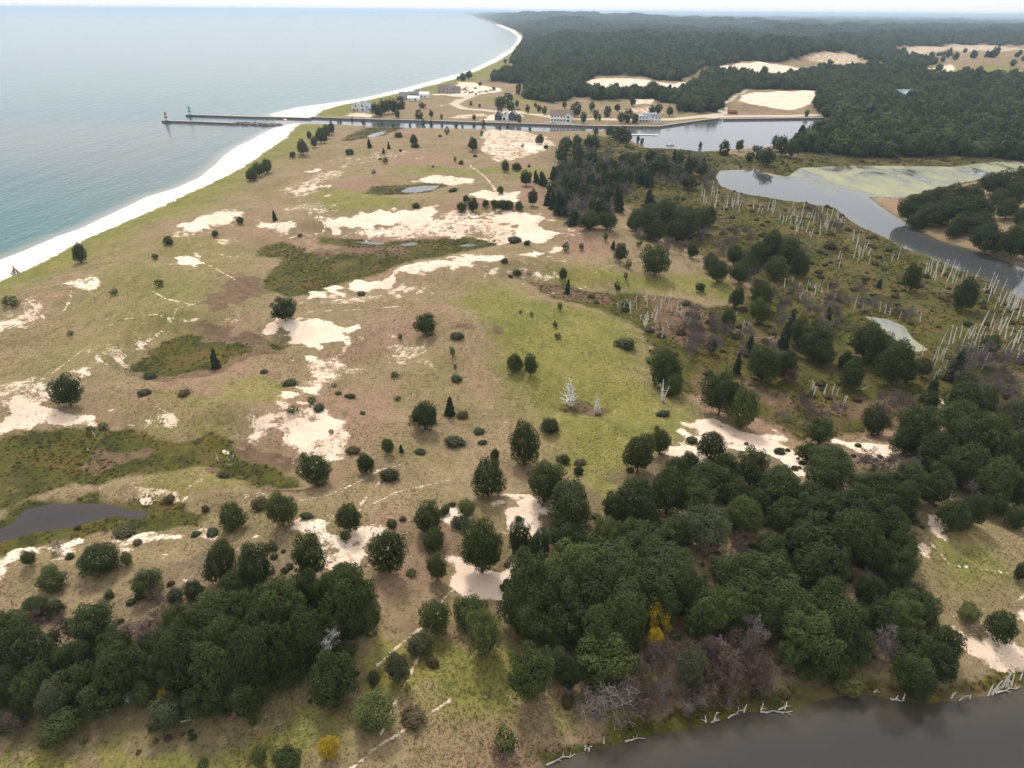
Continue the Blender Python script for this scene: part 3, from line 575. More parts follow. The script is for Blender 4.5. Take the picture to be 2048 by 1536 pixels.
MM = water_material('marsh_water', (.060, .062, .064), (.085, .08, .06), .05, .5, .06, weed=True)
MP = water_material('pond_water', (.040, .036, .034), (.062, .052, .036), .10, .8, .16)
MW = water_material('weedy_water', (.17, .165, .16), (.22, .22, .17), .08, .5, .06, weed=True)
MD = water_material('dark_pond_water', (.018, .014, .018), (.03, .022, .018), .25, .8, .3)
plume = np.clip(0.5 - sdf(GX, GY, flat([(-400, 300), (0, 250), (120, 246), (330, 240), (560, 236), (600, 250), (560, 254), (440, 330), (300, 400), (150, 350), (0, 330)]), 300) / 120, 0, 1)
weed = np.clip(0.5 - sdf(GX, GY, flat([(1590, 330), (1906, 332), (2100, 320), (2060, 336), (1938, 363), (1875, 376), (1800, 392), (1700, 378), (1650, 360), (1590, 350)]), 100) / 70, 0, .52)
weedp = np.clip(0.10 + 0.4 * np.exp(sd_pond[2] / 3.0), 0, .5)
def sheet(name, sd_, mat, label, cat, extra=None, marg=None):
    sel = favg(np.where(sd_ < (marg if marg is not None else ramp_w * 1.5), 1.0, 0.0)) > 0.01
    VV = V.copy(); VV[:, 2] = 0.03 if name == 'river_channel' else 0.0
    at = dict(shore=np.clip(sd_, -400, 50).ravel()); at.update({k: v.ravel() for k, v in (extra or {}).items()})
    return piece(name, sel, label, cat, VV, at, mat)
sheet('lake', sd_lake, ML, 'wide blue green lake with pale ripples', 'lake', dict(plume=plume), np.clip(ramp_w, 3, 12))
sheet('river_channel', sd_riv, MR, 'grey river channel and bay between the seawalls', 'river')
sheet('marsh_water', sd_mar, MM, 'pale marsh water with yellow green weed mats', 'water', dict(weed=weed))
PL = ['dark round pond in the olive marsh hollow', 'grey brown pond below the wooded bank', 'small pale weedy pond among dead trunks', 'small pond in a dune hollow below a sand face',
      'narrow pool in the long dune marsh', 'narrow pool in the long dune marsh', 'narrow pool in the long dune marsh', 'bright small pool beside the channel']
for i, (n, p) in enumerate(pondP):
    sheet(n, sd_pond[i], {'dark_pond': MD, 'bank_pond': MP, 'weedy_pond': MW}.get(n, MR), PL[i], 'pond', dict(weed=weedp) if n == 'weedy_pond' else None)

# ------------------------------------------------------------------ foliage
def leaf_mat(name, dark, lite, rough=0.65, obvar=0.35, yellow=None, trans=0.25):
    m, nt, b = new_mat(name, rough, 0.18)
    q = NB(nt)
    t = q.attr('tint')
    oi = q.n.new('ShaderNodeObjectInfo').outputs['Random']
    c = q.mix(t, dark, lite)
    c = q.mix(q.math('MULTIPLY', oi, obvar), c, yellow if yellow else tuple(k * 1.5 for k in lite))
    q.l.new(c, b.inputs['Base Color'])
    if trans:
        tr = q.n.new('ShaderNodeBsdfTranslucent'); q.l.new(c, tr.inputs[0])
        mx = q.n.new('ShaderNodeMixShader'); mx.inputs[0].default_value = trans
        q.l.new(b.outputs[0], mx.inputs[1]); q.l.new(tr.outputs[0], mx.inputs[2])
        q.l.new(mx.outputs[0], q.n['Material Output'].inputs[0])
    return m
LM = {
    'oak': leaf_mat('oak_leaf', (.020, .033, .010), (.072, .096, .027), obvar=.34, yellow=(.105, .12, .030)),
    'ash': leaf_mat('ash_leaf', (.034, .052, .015), (.098, .126, .034), obvar=.35, yellow=(.15, .16, .04)),
    'pale': leaf_mat('pale_leaf', (.070, .090, .030), (.17, .19, .055), obvar=.3, yellow=(.22, .19, .05)),
    'grey': leaf_mat('grey_leaf', (.050, .062, .030), (.118, .130, .062), obvar=.3, yellow=(.15, .135, .06)),
    'gold': leaf_mat('gold_leaf', (.28, .20, .015), (.62, .46, .03), obvar=.3, yellow=(.40, .19, .02)),
    'pine': leaf_mat('pine_needle', (.020, .034, .018), (.056, .080, .038), obvar=.3, yellow=(.06, .075, .03), trans=.1),
    'juniper': leaf_mat('juniper_leaf', (.030, .044, .018), (.078, .095, .036), obvar=.3, yellow=(.13, .11, .045)),
    'rust': leaf_mat('rust_leaf', (.070, .050, .026), (.155, .110, .055), obvar=.4, yellow=(.13, .12, .05)),
}
BARK = plain('bark', (.11, .085, .068), .95, .1)
GREYBARK = plain('grey_twig', (.175, .145, .130), .95, .1, .3, 3)
BROWNTWIG = plain('brown_twig', (.165, .115, .092), .95, .1, .3, 3)
WHITEWOOD = plain('bleached_wood', (.68, .64, .57), .9, .15, .2, 2)

def quads(P, N, size, g, asp=1.4):
    n = len(P)
    N = N / (np.linalg.norm(N, axis=1, keepdims=True) + 1e-9)
    a = g.normal(size=(n, 3)); T = np.cross(N, a); T /= np.linalg.norm(T, axis=1, keepdims=True) + 1e-9
    B = np.cross(N, T)
    s = size[:, None]
    v = np.stack([P - T * s * asp, P - B * s * .62 + N * s * .18, P + T * s * asp, P + B * s * .62 + N * s * .18], 1).reshape(-1, 3)
    f = np.arange(4 * n).reshape(n, 4)
    return v, f
def crown_mesh(name, seed, lobes, per, size, mat, shape='round', lo=.24, hi=.42):
    g = np.random.default_rng(seed)
    C = []; Rd = []
    tries = 0
    while len(C) < lobes and tries < 4000:
        tries += 1
        d = g.normal(size=3); d /= np.linalg.norm(d)
        if d[2] < -.8: continue
        rad = g.uniform(lo, hi)
        rr_ = (1 - rad) * g.uniform(.66, 1.16)
        c = d * rr_
        if shape == 'egg':   c[:2] *= 1 - .35 * (c[2] + .2)
        if shape == 'flat':  c[2] *= .8
        if shape == 'open' and g.random() < .12: continue
        if any(np.linalg.norm(c - e) < .62 * min(rad, q) for e, q in zip(C, Rd)): continue
        C.append(c); Rd.append(rad)
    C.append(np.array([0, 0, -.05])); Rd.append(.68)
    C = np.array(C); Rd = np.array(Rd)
    Ps, Ns, Ts, Zs = [], [], [], []
    for i in range(len(C)):
        core = i == len(C) - 1
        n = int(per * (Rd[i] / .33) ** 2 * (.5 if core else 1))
        d = g.normal(size=(n, 3)); d /= np.linalg.norm(d, axis=1, keepdims=True)
        rad = Rd[i] * (1 - .30 * g.random(n) ** 2 + (.05 if core else .14) * g.normal(size=n))
        p = C[i] + d * rad[:, None]
        keep = np.ones(n, bool)
        for j in range(len(C)):
            if j != i and not core: keep &= np.linalg.norm(p - C[j], axis=1) > Rd[j] * (.70 if j < len(C) - 1 else .9)
        p, d = p[keep], d[keep]
        Ps.append(p); Zs.append(np.full(len(p), 2.3 if core else 1.0)); Ns.append(d * .9 + g.normal(size=d.shape) * (.25 if core else .5) + np.array([0, 0, .25]))
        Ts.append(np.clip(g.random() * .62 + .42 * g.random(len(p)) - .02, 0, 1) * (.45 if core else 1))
    P = np.concatenate(Ps); N = np.concatenate(Ns); T = np.concatenate(Ts); Z = np.concatenate(Zs)
    k = P[:, 2] > -.92
    P, N, T, Z = P[k], N[k], T[k], Z[k]
    ext = np.percentile(np.abs(P[:, :2]), 99)
    P[:, :2] /= ext; P[:, 2] /= max(np.percentile(P[:, 2], 99.5), .5); P[:, 2] = np.maximum(P[:, 2], -1.0)
    v, f = quads(P, N, size * Z * g.uniform(.7, 1.35, len(P)), g)
    return mesh_np(name, v, f, mat, dict(tint=np.repeat(T, 4)))
def conifer_mesh(name, seed, mat, levels=15, size=.10, dense=1.0, ragged=.35):
    """unit tree: radius 1 at the base, height 0..1 stretched by the caller"""
    g = np.random.default_rng(seed); Ps, Ns, Ts = [], [], []
    for L in range(levels):
        t = L / levels; z = .05 + .95 * t
        rad = (1 - t) ** .7 * g.uniform(1 - ragged, 1.1) + .05
        nb = max(5, int(11 * (1 - t) + 5))
        for b_ in range(nb):
            a = g.uniform(0, 6.283); ln = rad * g.uniform(.7, 1.1)
            n = max(3, int(13 * ln * dense) + 2)
            s = np.sqrt(g.random(n)) * ln
            p = np.stack([np.cos(a) * s, np.sin(a) * s, z + .05 * s - .10 * s * s + g.normal(0, .012, n)], 1)
            p[:, :2] += g.normal(0, .09 * rad + .02, (n, 2)); p[:, 2] += g.normal(0, .02, n)
            Ps.append(p); Ns.append(np.stack([np.cos(a) * np.ones(n) * .5, np.sin(a) * np.ones(n) * .5, np.ones(n)], 1) + g.normal(size=(n, 3)) * .5)
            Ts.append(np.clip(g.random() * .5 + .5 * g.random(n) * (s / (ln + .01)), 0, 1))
    P = np.concatenate(Ps); N = np.concatenate(Ns); T = np.concatenate(Ts)
    P[:, 2] = P[:, 2] * 2 - 1
    v, f = quads(P, N, size * g.uniform(.7, 1.3, len(P)), g)
    return mesh_np(name, v, f, mat, dict(tint=np.repeat(T, 4)))
def tubes(segs, sides=4):
    """segs: list of (p0, p1, r0, r1) -> v, f quads"""
    P0 = np.array([s[0] for s in segs]); P1 = np.array([s[1] for s in segs]); r0 = np.array([s[2] for s in segs]); r1 = np.array([s[3] for s in segs])
    D = P1 - P0; D /= np.linalg.norm(D, axis=1, keepdims=True) + 1e-9
    a = np.where(np.abs(D[:, 2:3]) > .9, np.array([[1., 0, 0]]), np.array([[0, 0, 1.]]))
    T = np.cross(D, a); T /= np.linalg.norm(T, axis=1, keepdims=True); B = np.cross(D, T)
    vs = []
    for k in range(sides):
        an = 2 * math.pi * k / sides
        o = T * math.cos(an) + B * math.sin(an)
        vs.append(P0 + o * r0[:, None]); vs.append(P1 + o * r1[:, None])
    v = np.stack(vs, 1).reshape(-1, 3); n = len(segs)
    f = []
    for k in range(sides):
        k2 = (k + 1) % sides
        f.append(np.stack([np.arange(n) * 2 * sides + 2 * k, np.arange(n) * 2 * sides + 2 * k2, np.arange(n) * 2 * sides + 2 * k2 + 1, np.arange(n) * 2 * sides + 2 * k + 1], 1))
    return v, np.concatenate(f)
def grow(seed, spread=.9, lev=4, r=.045, upb=.35, first=.28):
    """bare branching tree, unit height; returns (trunk segs, branch segs)"""
    g = np.random.default_rng(seed); trunk, br = [], []
    def rec(p, d, ln, rad, lv):
        k = 3 if lv < 2 else 2
        q = p; dd = d
        for i in range(k):
            dd = dd + g.normal(size=3) * .16 + np.array([0, 0, .05]); dd /= np.linalg.norm(dd)
            e = q + dd * ln / k
            ra, rb = rad * (1 - .5 * i / k), rad * (1 - .5 * (i + 1) / k)
            (trunk if lv == 0 else br).append((q, e, ra, rb))
            if lv < lev:
                for _ in range(1 if (lv == 0 and i == 0) else (2 if lv < 3 else 3)):
                    s = g.normal(size=3); s -= dd * np.dot(s, dd); s /= np.linalg.norm(s) + 1e-9
                    nd = dd * upb + s * spread + np.array([0, 0, .12]); nd /= np.linalg.norm(nd)
                    rec(e, nd, ln * g.uniform(.52, .74), rb * .62, lv + 1)
            q = e
    rec(np.zeros(3), np.array([0, 0, 1.]), .62, r, 0)
    z = max(max(s[1][2] for s in br), .2)
    sc = 1 / z
    hx = np.percentile([math.hypot(s[1][0], s[1][1]) for s in br], 96) * sc
    A_ = np.array([1 / hx, 1 / hx, 1])
    f = lambda L: [(a * sc * A_, b * sc * A_, max(x * sc, .0085), max(y * sc, .0062)) for a, b, x, y in L]
    return f(trunk), f(br)
def trunk_mesh(name, seed, mat, r=.12, lean=.06, n=5):
    g = np.random.default_rng(seed); p = np.zeros(3); S = []
    for i in range(n):
        e = np.array([g.normal() * lean * .4, g.normal() * lean * .4, (i + 1) / n]) if i < n - 1 else np.array([0, 0, 1.])
        S.append((p, e, r * (1.25 if i == 0 else 1) * (1 - .6 * i / n), r * (1 - .6 * (i + 1) / n))); p = e
    v, f = tubes(S, 7)
    return mesh_np(name, v, f, mat, smooth=True)
TRUNKS = [trunk_mesh('trunk', 50 + i, BARK) for i in range(3)]
CROWN = {}
for kind, n, shp in [('oak', 6, 'round'), ('ash', 5, 'round'), ('pale', 3, 'open'), ('grey', 3, 'round'), ('gold', 2, 'egg')]:
    CROWN[kind] = [crown_mesh('crown', 100 + 17 * i + len(kind) * 7, 54 + 8 * (i % 3), 330, .034, LM[kind], ['round', 'egg', 'round', 'flat'][i % 4] if shp == 'round' else shp, .15, .33) for i in range(n)]
CROWN['pine'] = [conifer_mesh('crown', 300 + i, LM['pine'], 15, .12, 1.3) for i in range(3)]
CROWN['juniper'] = [crown_mesh('crown', 400 + i, 22, 70, .085, LM['juniper'], 'flat', .22, .5) for i in range(3)]
CROWN['rust'] = [crown_mesh('crown', 420 + i, 20, 70, .085, LM['rust'], 'flat', .22, .5) for i in range(2)]
CROWN['far'] = [crown_mesh('crown', 440 + i, 15, 46, .095, LM['oak'], ['egg', 'open', 'round', 'flat'][i % 4], .18, .42) for i in range(5)]
CROWN['sapling'] = [crown_mesh('crown', 460 + i, 14, 26, .10, LM['ash'], 'egg', .2, .36) for i in range(2)]
BARE = []
for i in range(5):
    a, b_ = grow(500 + i, .85, 4, .030)
    va, fa = tubes(a, 6); vb, fb = tubes(b_, 3)
    BARE.append((va, fa, vb, fb))
BAREM = {}
for k, mat in (('greybare', GREYBARK), ('brownbare', BROWNTWIG), ('whitebare', WHITEWOOD)):
    BAREM[k] = [(mesh_np('trunk', a, b, mat, smooth=True), mesh_np('crown', c, d, mat)) for a, b, c, d in BARE]

def near(x, y, anchors): return min(anchors, key=lambda a: (a[0] - x) ** 2 + ((a[1] - y) * 1.4) ** 2)[2]
DUNE = [(650, 480, 'by the long dune marsh'), (430, 450, 'by the pear shaped sand patch'), (100, 600, 'on the speckled beach dunes'), (380, 710, 'by the small round marsh'), (560, 680, 'by the heart shaped sand patch'), (580, 850, 'by the speckled blowout below it'), (200, 900, 'beside the large dune marsh'), (200, 1060, 'around the dark pond'), (720, 920, 'by the bluish dark tree'), (850, 830, 'by the dense round oak'), (900, 690, 'by the oak above the brown swale'), (1000, 480, 'by the great sand bowl'), (1000, 300, 'by the pink heath'), (800, 290, 'near the channel and pools'), (1060, 720, 'by the close tree pair'), (1250, 560, 'below the very large round oak'), (1100, 880, 'by the column shaped oak'), (940, 1040, 'around the pink sand hollow'), (700, 1050, 'by the smooth oval tree'), (800, 1380, 'on the grassy strip'), (560, 1500, 'on the foreground slope'), (1320, 820, 'by the forked white snag'), (1480, 890, 'on the pale sand by the grove'), (450, 1030, 'by the spreading pond oak'), (1130, 640, 'on the green meadow'), (1010, 1480, 'on the pond bank'), (860, 380, 'by the small dune pond'), (620, 330, 'behind the beach clump')]
COUNT = {}
def tree(cx, cy, w, h, kind='oak', label=None, group=None, cat=None, name=None, gap=.10):
    """crown box centre and size as read off the photograph -> a tree of real size standing there"""
    hc = 4.0
    con = kind == 'pine'
    for _ in range(4):
        x, y, z = hit(cx, cy, hc)
        D = depth(x, y, z + hc); ph = math.atan2(CAMH - z - hc, math.hypot(x, y))
        a = w * D / FPX / 2; s = h * D / FPX / 2
        bb = (s * s - (a * math.sin(ph)) ** 2) / math.cos(ph) ** 2
        b = math.sqrt(max(bb, 0.01)); b = min(max(b, .42 * a), (3.2 if con else 1.6) * a)
        g_ = (gap if kind not in ('juniper', 'rust') else -.35) * b
        hc = g_ + b
    return plant(x, y, z, a, b, g_, kind, label, group, cat, name)
def plant(x, y, z, a, b, g_, kind, label=None, group=None, cat=None, name=None):
    low = kind in ('juniper', 'rust')
    nm = name or {'pine': 'pine_tree', 'juniper': 'juniper_shrub', 'rust': 'dry_shrub', 'gold': 'yellow_tree', 'sapling': 'sapling'}.get(kind, 'oak_tree' if kind in ('oak', 'far') else 'leafy_tree')
    cat = cat or ('shrub' if low else 'pine tree' if kind == 'pine' else 'tree')
    t = empty(nm, (x, y, z - .05), random.uniform(0, 6.28))
    cr = random.choice(CROWN[kind])
    c = link('crown', cr, t); c.location = (0, 0, g_ + b); c.scale = (a, a * random.uniform(.78, 1.08), b); c.rotation_euler = (random.gauss(0, .07), random.gauss(0, .07), 0)
    tm = link('trunk', random.choice(TRUNKS), t)
    th = (g_ + b) * (1.5 if kind == 'pine' else 1.0)
    rad = .55 * min(a, 4) if not low else .3 * a
    tm.scale = (rad, rad, max(th, .3))
    COUNT[cat] = COUNT.get(cat, 0) + 1
    return tag(t, label, cat, group)
def bare(cx, cy, w, h, kind='greybare', label=None, group=None):
    hc = 3.0
    for _ in range(3):
        x, y, z = hit(cx, cy, hc)
        D = depth(x, y, z + hc); ph = math.atan2(CAMH - z - hc, math.hypot(x, y))
        a = w * D / FPX / 2; s = h * D / FPX / 2
        H_ = 2 * math.sqrt(max((s * s - (a * math.sin(ph)) ** 2) / math.cos(ph) ** 2, (.45 * a) ** 2)); H_ = max(H_, 1.3 * a)
        hc = H_ * .55
    return bare_at(x, y, z, a, H_, kind, label, group)
def bare_at(x, y, z, a, H_, kind, label, group):
    t = empty('bare_tree', (x, y, z - .1), random.uniform(0, 6.28))
    tr, br = random.choice(BAREM[kind])
    for nm, me in (('trunk', tr), ('crown', br)):
        o = link(nm, me, t); o.scale = (a, a, H_ * 1.02)
    COUNT['bare'] = COUNT.get('bare', 0) + 1
    return tag(t, label, 'bare tree', group)

# lone trees: (x, y, w, h, kind, label)
LONE = [
    (157, 505, 30, 38, 'oak', 'dark bushy tree standing alone at the beach edge'),
    (568, 618, 50, 47, 'oak', 'dark rounded oak below the long marsh beside a sand patch'),
    (850, 648, 45, 44, 'oak', 'dark oak on the tan dune above a brown swale'),
    (132, 780, 58, 66, 'oak', 'dark upright oak on the speckled sand slope beside a marsh'),
    (428, 716, 20, 40, 'pine', 'narrow dark conifer rising from the small round marsh'),
    (848, 830, 58, 60, 'oak', 'dense round dark oak beside a small pointed conifer'),
    (899, 811, 24, 38, 'pine', 'small pointed conifer beside the dense round oak'),
    (775, 891, 25, 34, 'ash', 'small oval tree beside a tiny dark conifer'),
    (802, 896, 10, 16, 'pine', 'tiny dark conifer beside a small oval tree'),
    (730, 926, 38, 43, 'oak', 'small bluish dark tree below the sand blowout'),
    (628, 936, 68, 72, 'ash', 'broad green oak at the rusty end of the marsh'),
    (561, 1017, 60, 73, 'ash', 'bright green oak on the sandy rise by a brown shrub'),
    (463, 1032, 58, 56, 'oak', 'spreading dark oak at the tip of the dark pond marsh'),
    (697, 1034, 53, 60, 'oak', 'smooth dark oval tree with a yellow green bush at its foot'),
    (776, 1102, 76, 90, 'oak', 'large ball shaped dark oak on the grass below a sand hollow'),
    (857, 1036, 58, 68, 'oak', 'dark oval oak joined by a lower round one'),
    (866, 1077, 48, 50, 'ash', 'lower round tree joined to a taller dark oval oak'),
    (963, 1092, 86, 110, 'oak', 'big dark oak standing in the pink sand hollow'),
    (976, 955, 66, 78, 'oak', 'dark oak dome at the head of the pink sand hollow'),
    (989, 909, 22, 26, 'oak', 'small dark tree peeping out behind a dark oak dome'),
    (1040, 1074, 53, 88, 'oak', 'tall dark oak between the pink sand and the large grove'),
    (1049, 885, 62, 92, 'oak', 'tall column shaped dark oak on open tan grass'),
    (1100, 851, 40, 34, 'oak', 'small round dark tree beside the tall column shaped oak'),
    (1130, 918, 22, 20, 'ash', 'small green bush tree near the tall column shaped oak'),
    (1157, 940, 22, 19, 'oak', 'small dark tree alone on grass before the large grove'),
    (1029, 724, 34, 38, 'ash', 'open crowned tree, the left of a close pair on green grass'),
    (1061, 729, 30, 43, 'oak', 'dense dark tree, the right of a close pair on green grass'),
    (1312, 520, 66, 62, 'oak', 'very large round dark oak on the green slope by the marsh'),
    (1242, 504, 28, 36, 'oak', 'dark cone shaped tree beside the very large round oak'),
    (1227, 489, 11, 17, 'pine', 'tiny conifer uphill of a dark cone shaped tree'),
    (1401, 574, 19, 19, 'oak', 'small dark tree alone on the green meadow by the marsh'),
    (1126, 547, 16, 24, 'oak', 'small dark tree at the head of the brown marsh strip'),
    (1136, 572, 13, 28, 'pine', 'dark narrow conifer in the brown marsh strip'),
    (1333, 737, 62, 78, 'oak', 'tall dark oak at the meadow edge above a forked white snag'),
    (1347, 770, 44, 46, 'ash', 'lower green tree in front of a tall meadow edge oak'),
    (198, 1116, 80, 66, 'oak', 'wide dark oak with several lobes on the sandy slope below the dark pond'),
    (103, 1160, 58, 46, 'ash', 'leaning olive green bush tree with a yellow green top'),
    (55, 1115, 26, 34, 'ash', 'small thin green tree on the sandy slope beside a dark shrub'),
    (548, 430, 13, 20, 'pine', 'small pointed spruce alone beside a sand ridge'),
    (946, 287, 20, 25, 'oak', 'small dark tree beside the speckled pink heath by the channel'),
    (827, 279, 18, 20, 'oak', 'small dark tree with a low bush beside it near the channel'),
    (738, 286, 12, 17, 'pine', 'thin dark tree on the dune beside the bright pool'),
    (777, 290, 7, 12, 'pine', 'tiny dark conifer on the dune near the channel, upper of two'),
    (767, 301, 7, 10, 'pine', 'tiny dark conifer on the dune near the channel, lower of two'),
    (1011, 331, 18, 23, 'oak', 'dark round tree beside a broad low one below the pink heath'),
    (1033, 333, 21, 16, 'oak', 'broad low dark tree beside a taller round one'),
    (1080, 278, 18, 19, 'oak', 'round dark tree at the edge of the pink heath'),
    (1066, 394, 20, 40, 'oak', 'tall dark column tree between sand and the marsh wood'),
    (1052, 355, 27, 30, 'oak', 'round crowned dark tree at the tip of a conifer row'),
    (1001, 379, 17, 15, 'ash', 'round green tree on the sand above a low hedge of trees'),
    (932, 397, 14, 14, 'oak', 'small round tree uphill of two dark bushes on the blowout rim'),
    (923, 414, 24, 19, 'oak', 'broad dark bush tree on the blowout rim'),
    (946, 409, 22, 27, 'oak', 'upright dark bush tree on the blowout rim'),
    (571, 1516, 58, 50, 'oak', 'small dark star shaped tree on the grassy foreground slope'),
    (664, 1358, 92, 104, 'oak', 'large dark round oak on the grass at the end of the grove'),
    (1940, 1225, 46, 42, 'pale', 'bright yellow green bush on the dry clearing'),
    (2005, 1252, 60, 66, 'oak', 'dark many lobed shrub tree on the dry clearing'),
    (1910, 1028, 62, 66, 'oak', 'round dark oak at the upper edge of the dry clearing'),
    (1951, 1019, 50, 66, 'oak', 'second round dark oak at the upper edge of the dry clearing'),
    (1475, 593, 30, 42, 'oak', 'upright dark oak at the end of the green meadow'),
    (1751, 840, 52, 60, 'oak', 'leaning dark oak alone on rusty marsh grass'),
    (335, 480, 22, 17, 'ash', 'low green bush below the pear shaped sand patch'),
    (480, 440, 18, 14, 'ash', 'low green bush at the end of the pear shaped sand patch'),
    (430, 467, 13, 13, 'ash', 'tiny green bush below the pear shaped sand patch'),
    (748, 1423, 86, 80, 'pale', 'bright green spreading bush tree on the foreground grass'),
    (841, 1286, 54, 50, 'grey', 'dark grey green dotted bush on the grassy strip'),
    (796, 1333, 54, 64, 'grey', 'pale olive dotted bush on the grassy strip'),
    (747, 1356, 28, 34, 'grey', 'small grey rounded bush on the grassy strip'),
    (870, 1230, 62, 66, 'ash', 'light green tree, first of a clump of three below the pink sand'),
    (941, 1222, 70, 66, 'ash', 'light green tree in the middle of a clump of three below the pink sand'),
    (967, 1264, 70, 90, 'pale', 'olive yellow tree at the end of a clump of three below the pink sand'),
    (1062, 1347, 84, 136, 'ash', 'tall olive green tree on the grass beside the grove'),
    (656, 1492, 44, 46, 'gold', 'yellow flowering bush on the foreground grass'),
    (516, 1513, 34, 42, 'pale', 'yellow green bush beside the small star shaped tree'),
    (1321, 1232, 50, 60, 'gold', 'bright yellow tree glowing in the dark grove'),
    (1310, 1275, 42, 44, 'gold', 'orange yellow bush below the bright yellow tree'),
    (328, 1392, 34, 36, 'gold', 'yellow bush at the edge of the mixed grove'),
    (333, 1424, 72, 66, 'grey', 'grey green tree at the edge of the mixed grove beside a yellow bush'),
    (1909, 461, 30, 28, 'oak', 'round dark shrub tree on the river hill slope'),
    (873, 1134, 40, 66, 'ash', 'ragged green shrub tree beside the pink sand'),
    (690, 1070, 24, 24, 'pale', 'yellow green bush at the foot of a smooth dark tree'),
    (933, 1014, 38, 34, 'pale', 'yellow green bush above the pink sand hollow'),
    (97, 1135, 30, 20, 'pale', 'yellow green bush on the sandy slope below the dark pond'),
    (252, 1116, 20, 28, 'pale', 'small yellow green tree on the sandy slope'),
]
for x, y, w, h, k, lb in LONE: tree(x, y, w, h, k, lb)

# low shrubs
SHR = [(699, 304, 18, 13), (801, 301, 6, 6), (797, 270, 20, 11), (830, 291, 17, 10), (922, 325, 13, 9), (913, 757, 28, 15), (914, 671, 30, 17), (580, 766, 32, 13), (528, 743, 16, 7), (700, 792, 22, 12), (676, 786, 15, 8), (638, 816, 26, 13), (725, 826, 14, 9), (779, 951, 38, 32),
       (840, 903, 22, 13), (910, 883, 40, 18), (965, 884, 20, 8), (1250, 687, 46, 13), (1326, 827, 28, 14), (288, 785, 28, 9), (300, 752, 30, 9), (250, 1066, 50, 20), (392, 1068, 20, 11), (425, 1066, 28, 9), (140, 1112, 18, 15), (218, 1190, 22, 21), (920, 1044, 36, 28), (890, 1020, 24, 22), (904, 1009, 16, 13),
       (783, 1047, 24, 20), (906, 380, 20, 8), (1029, 480, 30, 10), (1009, 521, 16, 11), (1034, 545, 18, 13), (1021, 552, 12, 7), (1054, 486, 14, 12), (1092, 294, 10, 9), (1058, 332, 7, 7), (614, 1032, 28, 10), (723, 587, 20, 9), (832, 411, 16, 12), (1560, 902, 26, 18), (1384, 880, 24, 16), (340, 484, 12, 9), (600, 470, 10, 6),
       (430, 466, 12, 9), (1237, 575, 10, 8), (958, 862, 24, 7), (1000, 230, 8, 4), (880, 272, 8, 6), (760, 318, 7, 5), (866, 333, 7, 4), (950, 312, 9, 6)]
for i, (x, y, w, h) in enumerate(SHR): tree(x, y, w, h, 'juniper', ('wide' if w > 24 else 'small') + ' dark juniper mat ' + near(x, y, DUNE), 'low junipers on the dunes')
RUST = [(925, 830, 26, 18), (519, 1007, 36, 30), (367, 786, 28, 11), (705, 900, 32, 16), (447, 950, 26, 20), (275, 1084, 24, 14), (824, 1434, 56, 26), (866, 1325, 28, 26), (1161, 925, 24, 16), (805, 1037, 14, 12), (1122, 918, 26, 16), (338, 997, 24, 18), (410, 1017, 18, 16), (1660, 490, 28, 20), (1135, 1402, 26, 36), (155, 1055, 14, 12)]
for x, y, w, h in RUST: tree(x, y, w, h, 'rust', 'low brown dry shrub ' + near(x, y, DUNE), 'dry brown shrubs')
SAP = [(905, 702, 14, 20), (623, 800, 20, 18), (585, 818, 28, 16), (1211, 471, 12, 20), (1163, 493, 12, 14), (1132, 493, 16, 20), (1257, 528, 14, 18), (1252, 551, 10, 22), (1234, 571, 12, 18), (1279, 484, 14, 24), (800, 672, 10, 12), (790, 748, 20, 14), (795, 795, 16, 11), (1120, 612, 12, 17), (1041, 623, 8, 9), (1063, 627, 9, 12),
       (1111, 648, 11, 16), (1116, 671, 15, 14), (910, 732, 8, 10), (205, 850, 20, 14), (180, 856, 18, 12), (310, 512, 14, 12), (318, 565, 20, 16), (20, 600, 40, 24), (227, 582, 18, 14), (140, 665, 14, 10), (668, 768, 12, 10), (662, 862, 12, 10), (860, 1130, 16, 14), (505, 1440, 22, 22), (1010, 1480, 60, 60), (405, 1526, 30, 22), (822, 1145, 24, 14), (1045, 290, 8, 10), (910, 318, 8, 10), (770, 320, 12, 14), (747, 343, 10, 10)]
for x, y, w, h in SAP: tree(x, y, w, h, 'sapling', 'loose green sapling bush ' + near(x, y, DUNE), 'saplings scattered over the dunes', 'sapling')
# willows along the channel and shore
for x, y, w, h in [(503, 347, 24, 26), (517, 338, 24, 26), (533, 331, 22, 26), (498, 352, 14, 16)]: tree(x, y, w, h, 'ash', 'dark green bush in the long clump behind the beach', 'clump behind the beach')
for x, y, w, h in [(605, 293, 24, 30), (628, 283, 14, 20), (640, 270, 18, 30), (652, 262, 16, 26), (662, 256, 14, 22), (648, 275, 12, 18), (585, 309, 12, 12), (618, 270, 10, 16)]: tree(x, y, w, h, 'grey', 'thin grey green willow in the row between beach and channel', 'willows between beach and channel')
for x, y, w, h in [(661, 244, 5, 12), (681, 243, 6, 18), (676, 245, 5, 14), (704, 238, 6, 18), (727, 245, 9, 14), (764, 246, 6, 16), (786, 249, 8, 16), (847, 245, 9, 18), (862, 246, 8, 20), (884, 250, 6, 14), (912, 250, 8, 16), (894, 260, 11, 20), (925, 252, 6, 12), (967, 245, 10, 26), (948, 250, 6, 10), (820, 250, 6, 10), (1000, 256, 7, 10), (1015, 253, 8, 12), (1060, 258, 7, 10), (963, 266, 9, 12)]:
    tree(x, y, w, h, 'sapling', 'slender tree standing on the south bank of the channel', 'slender trees on the channel bank', 'tree', 'slender_tree')
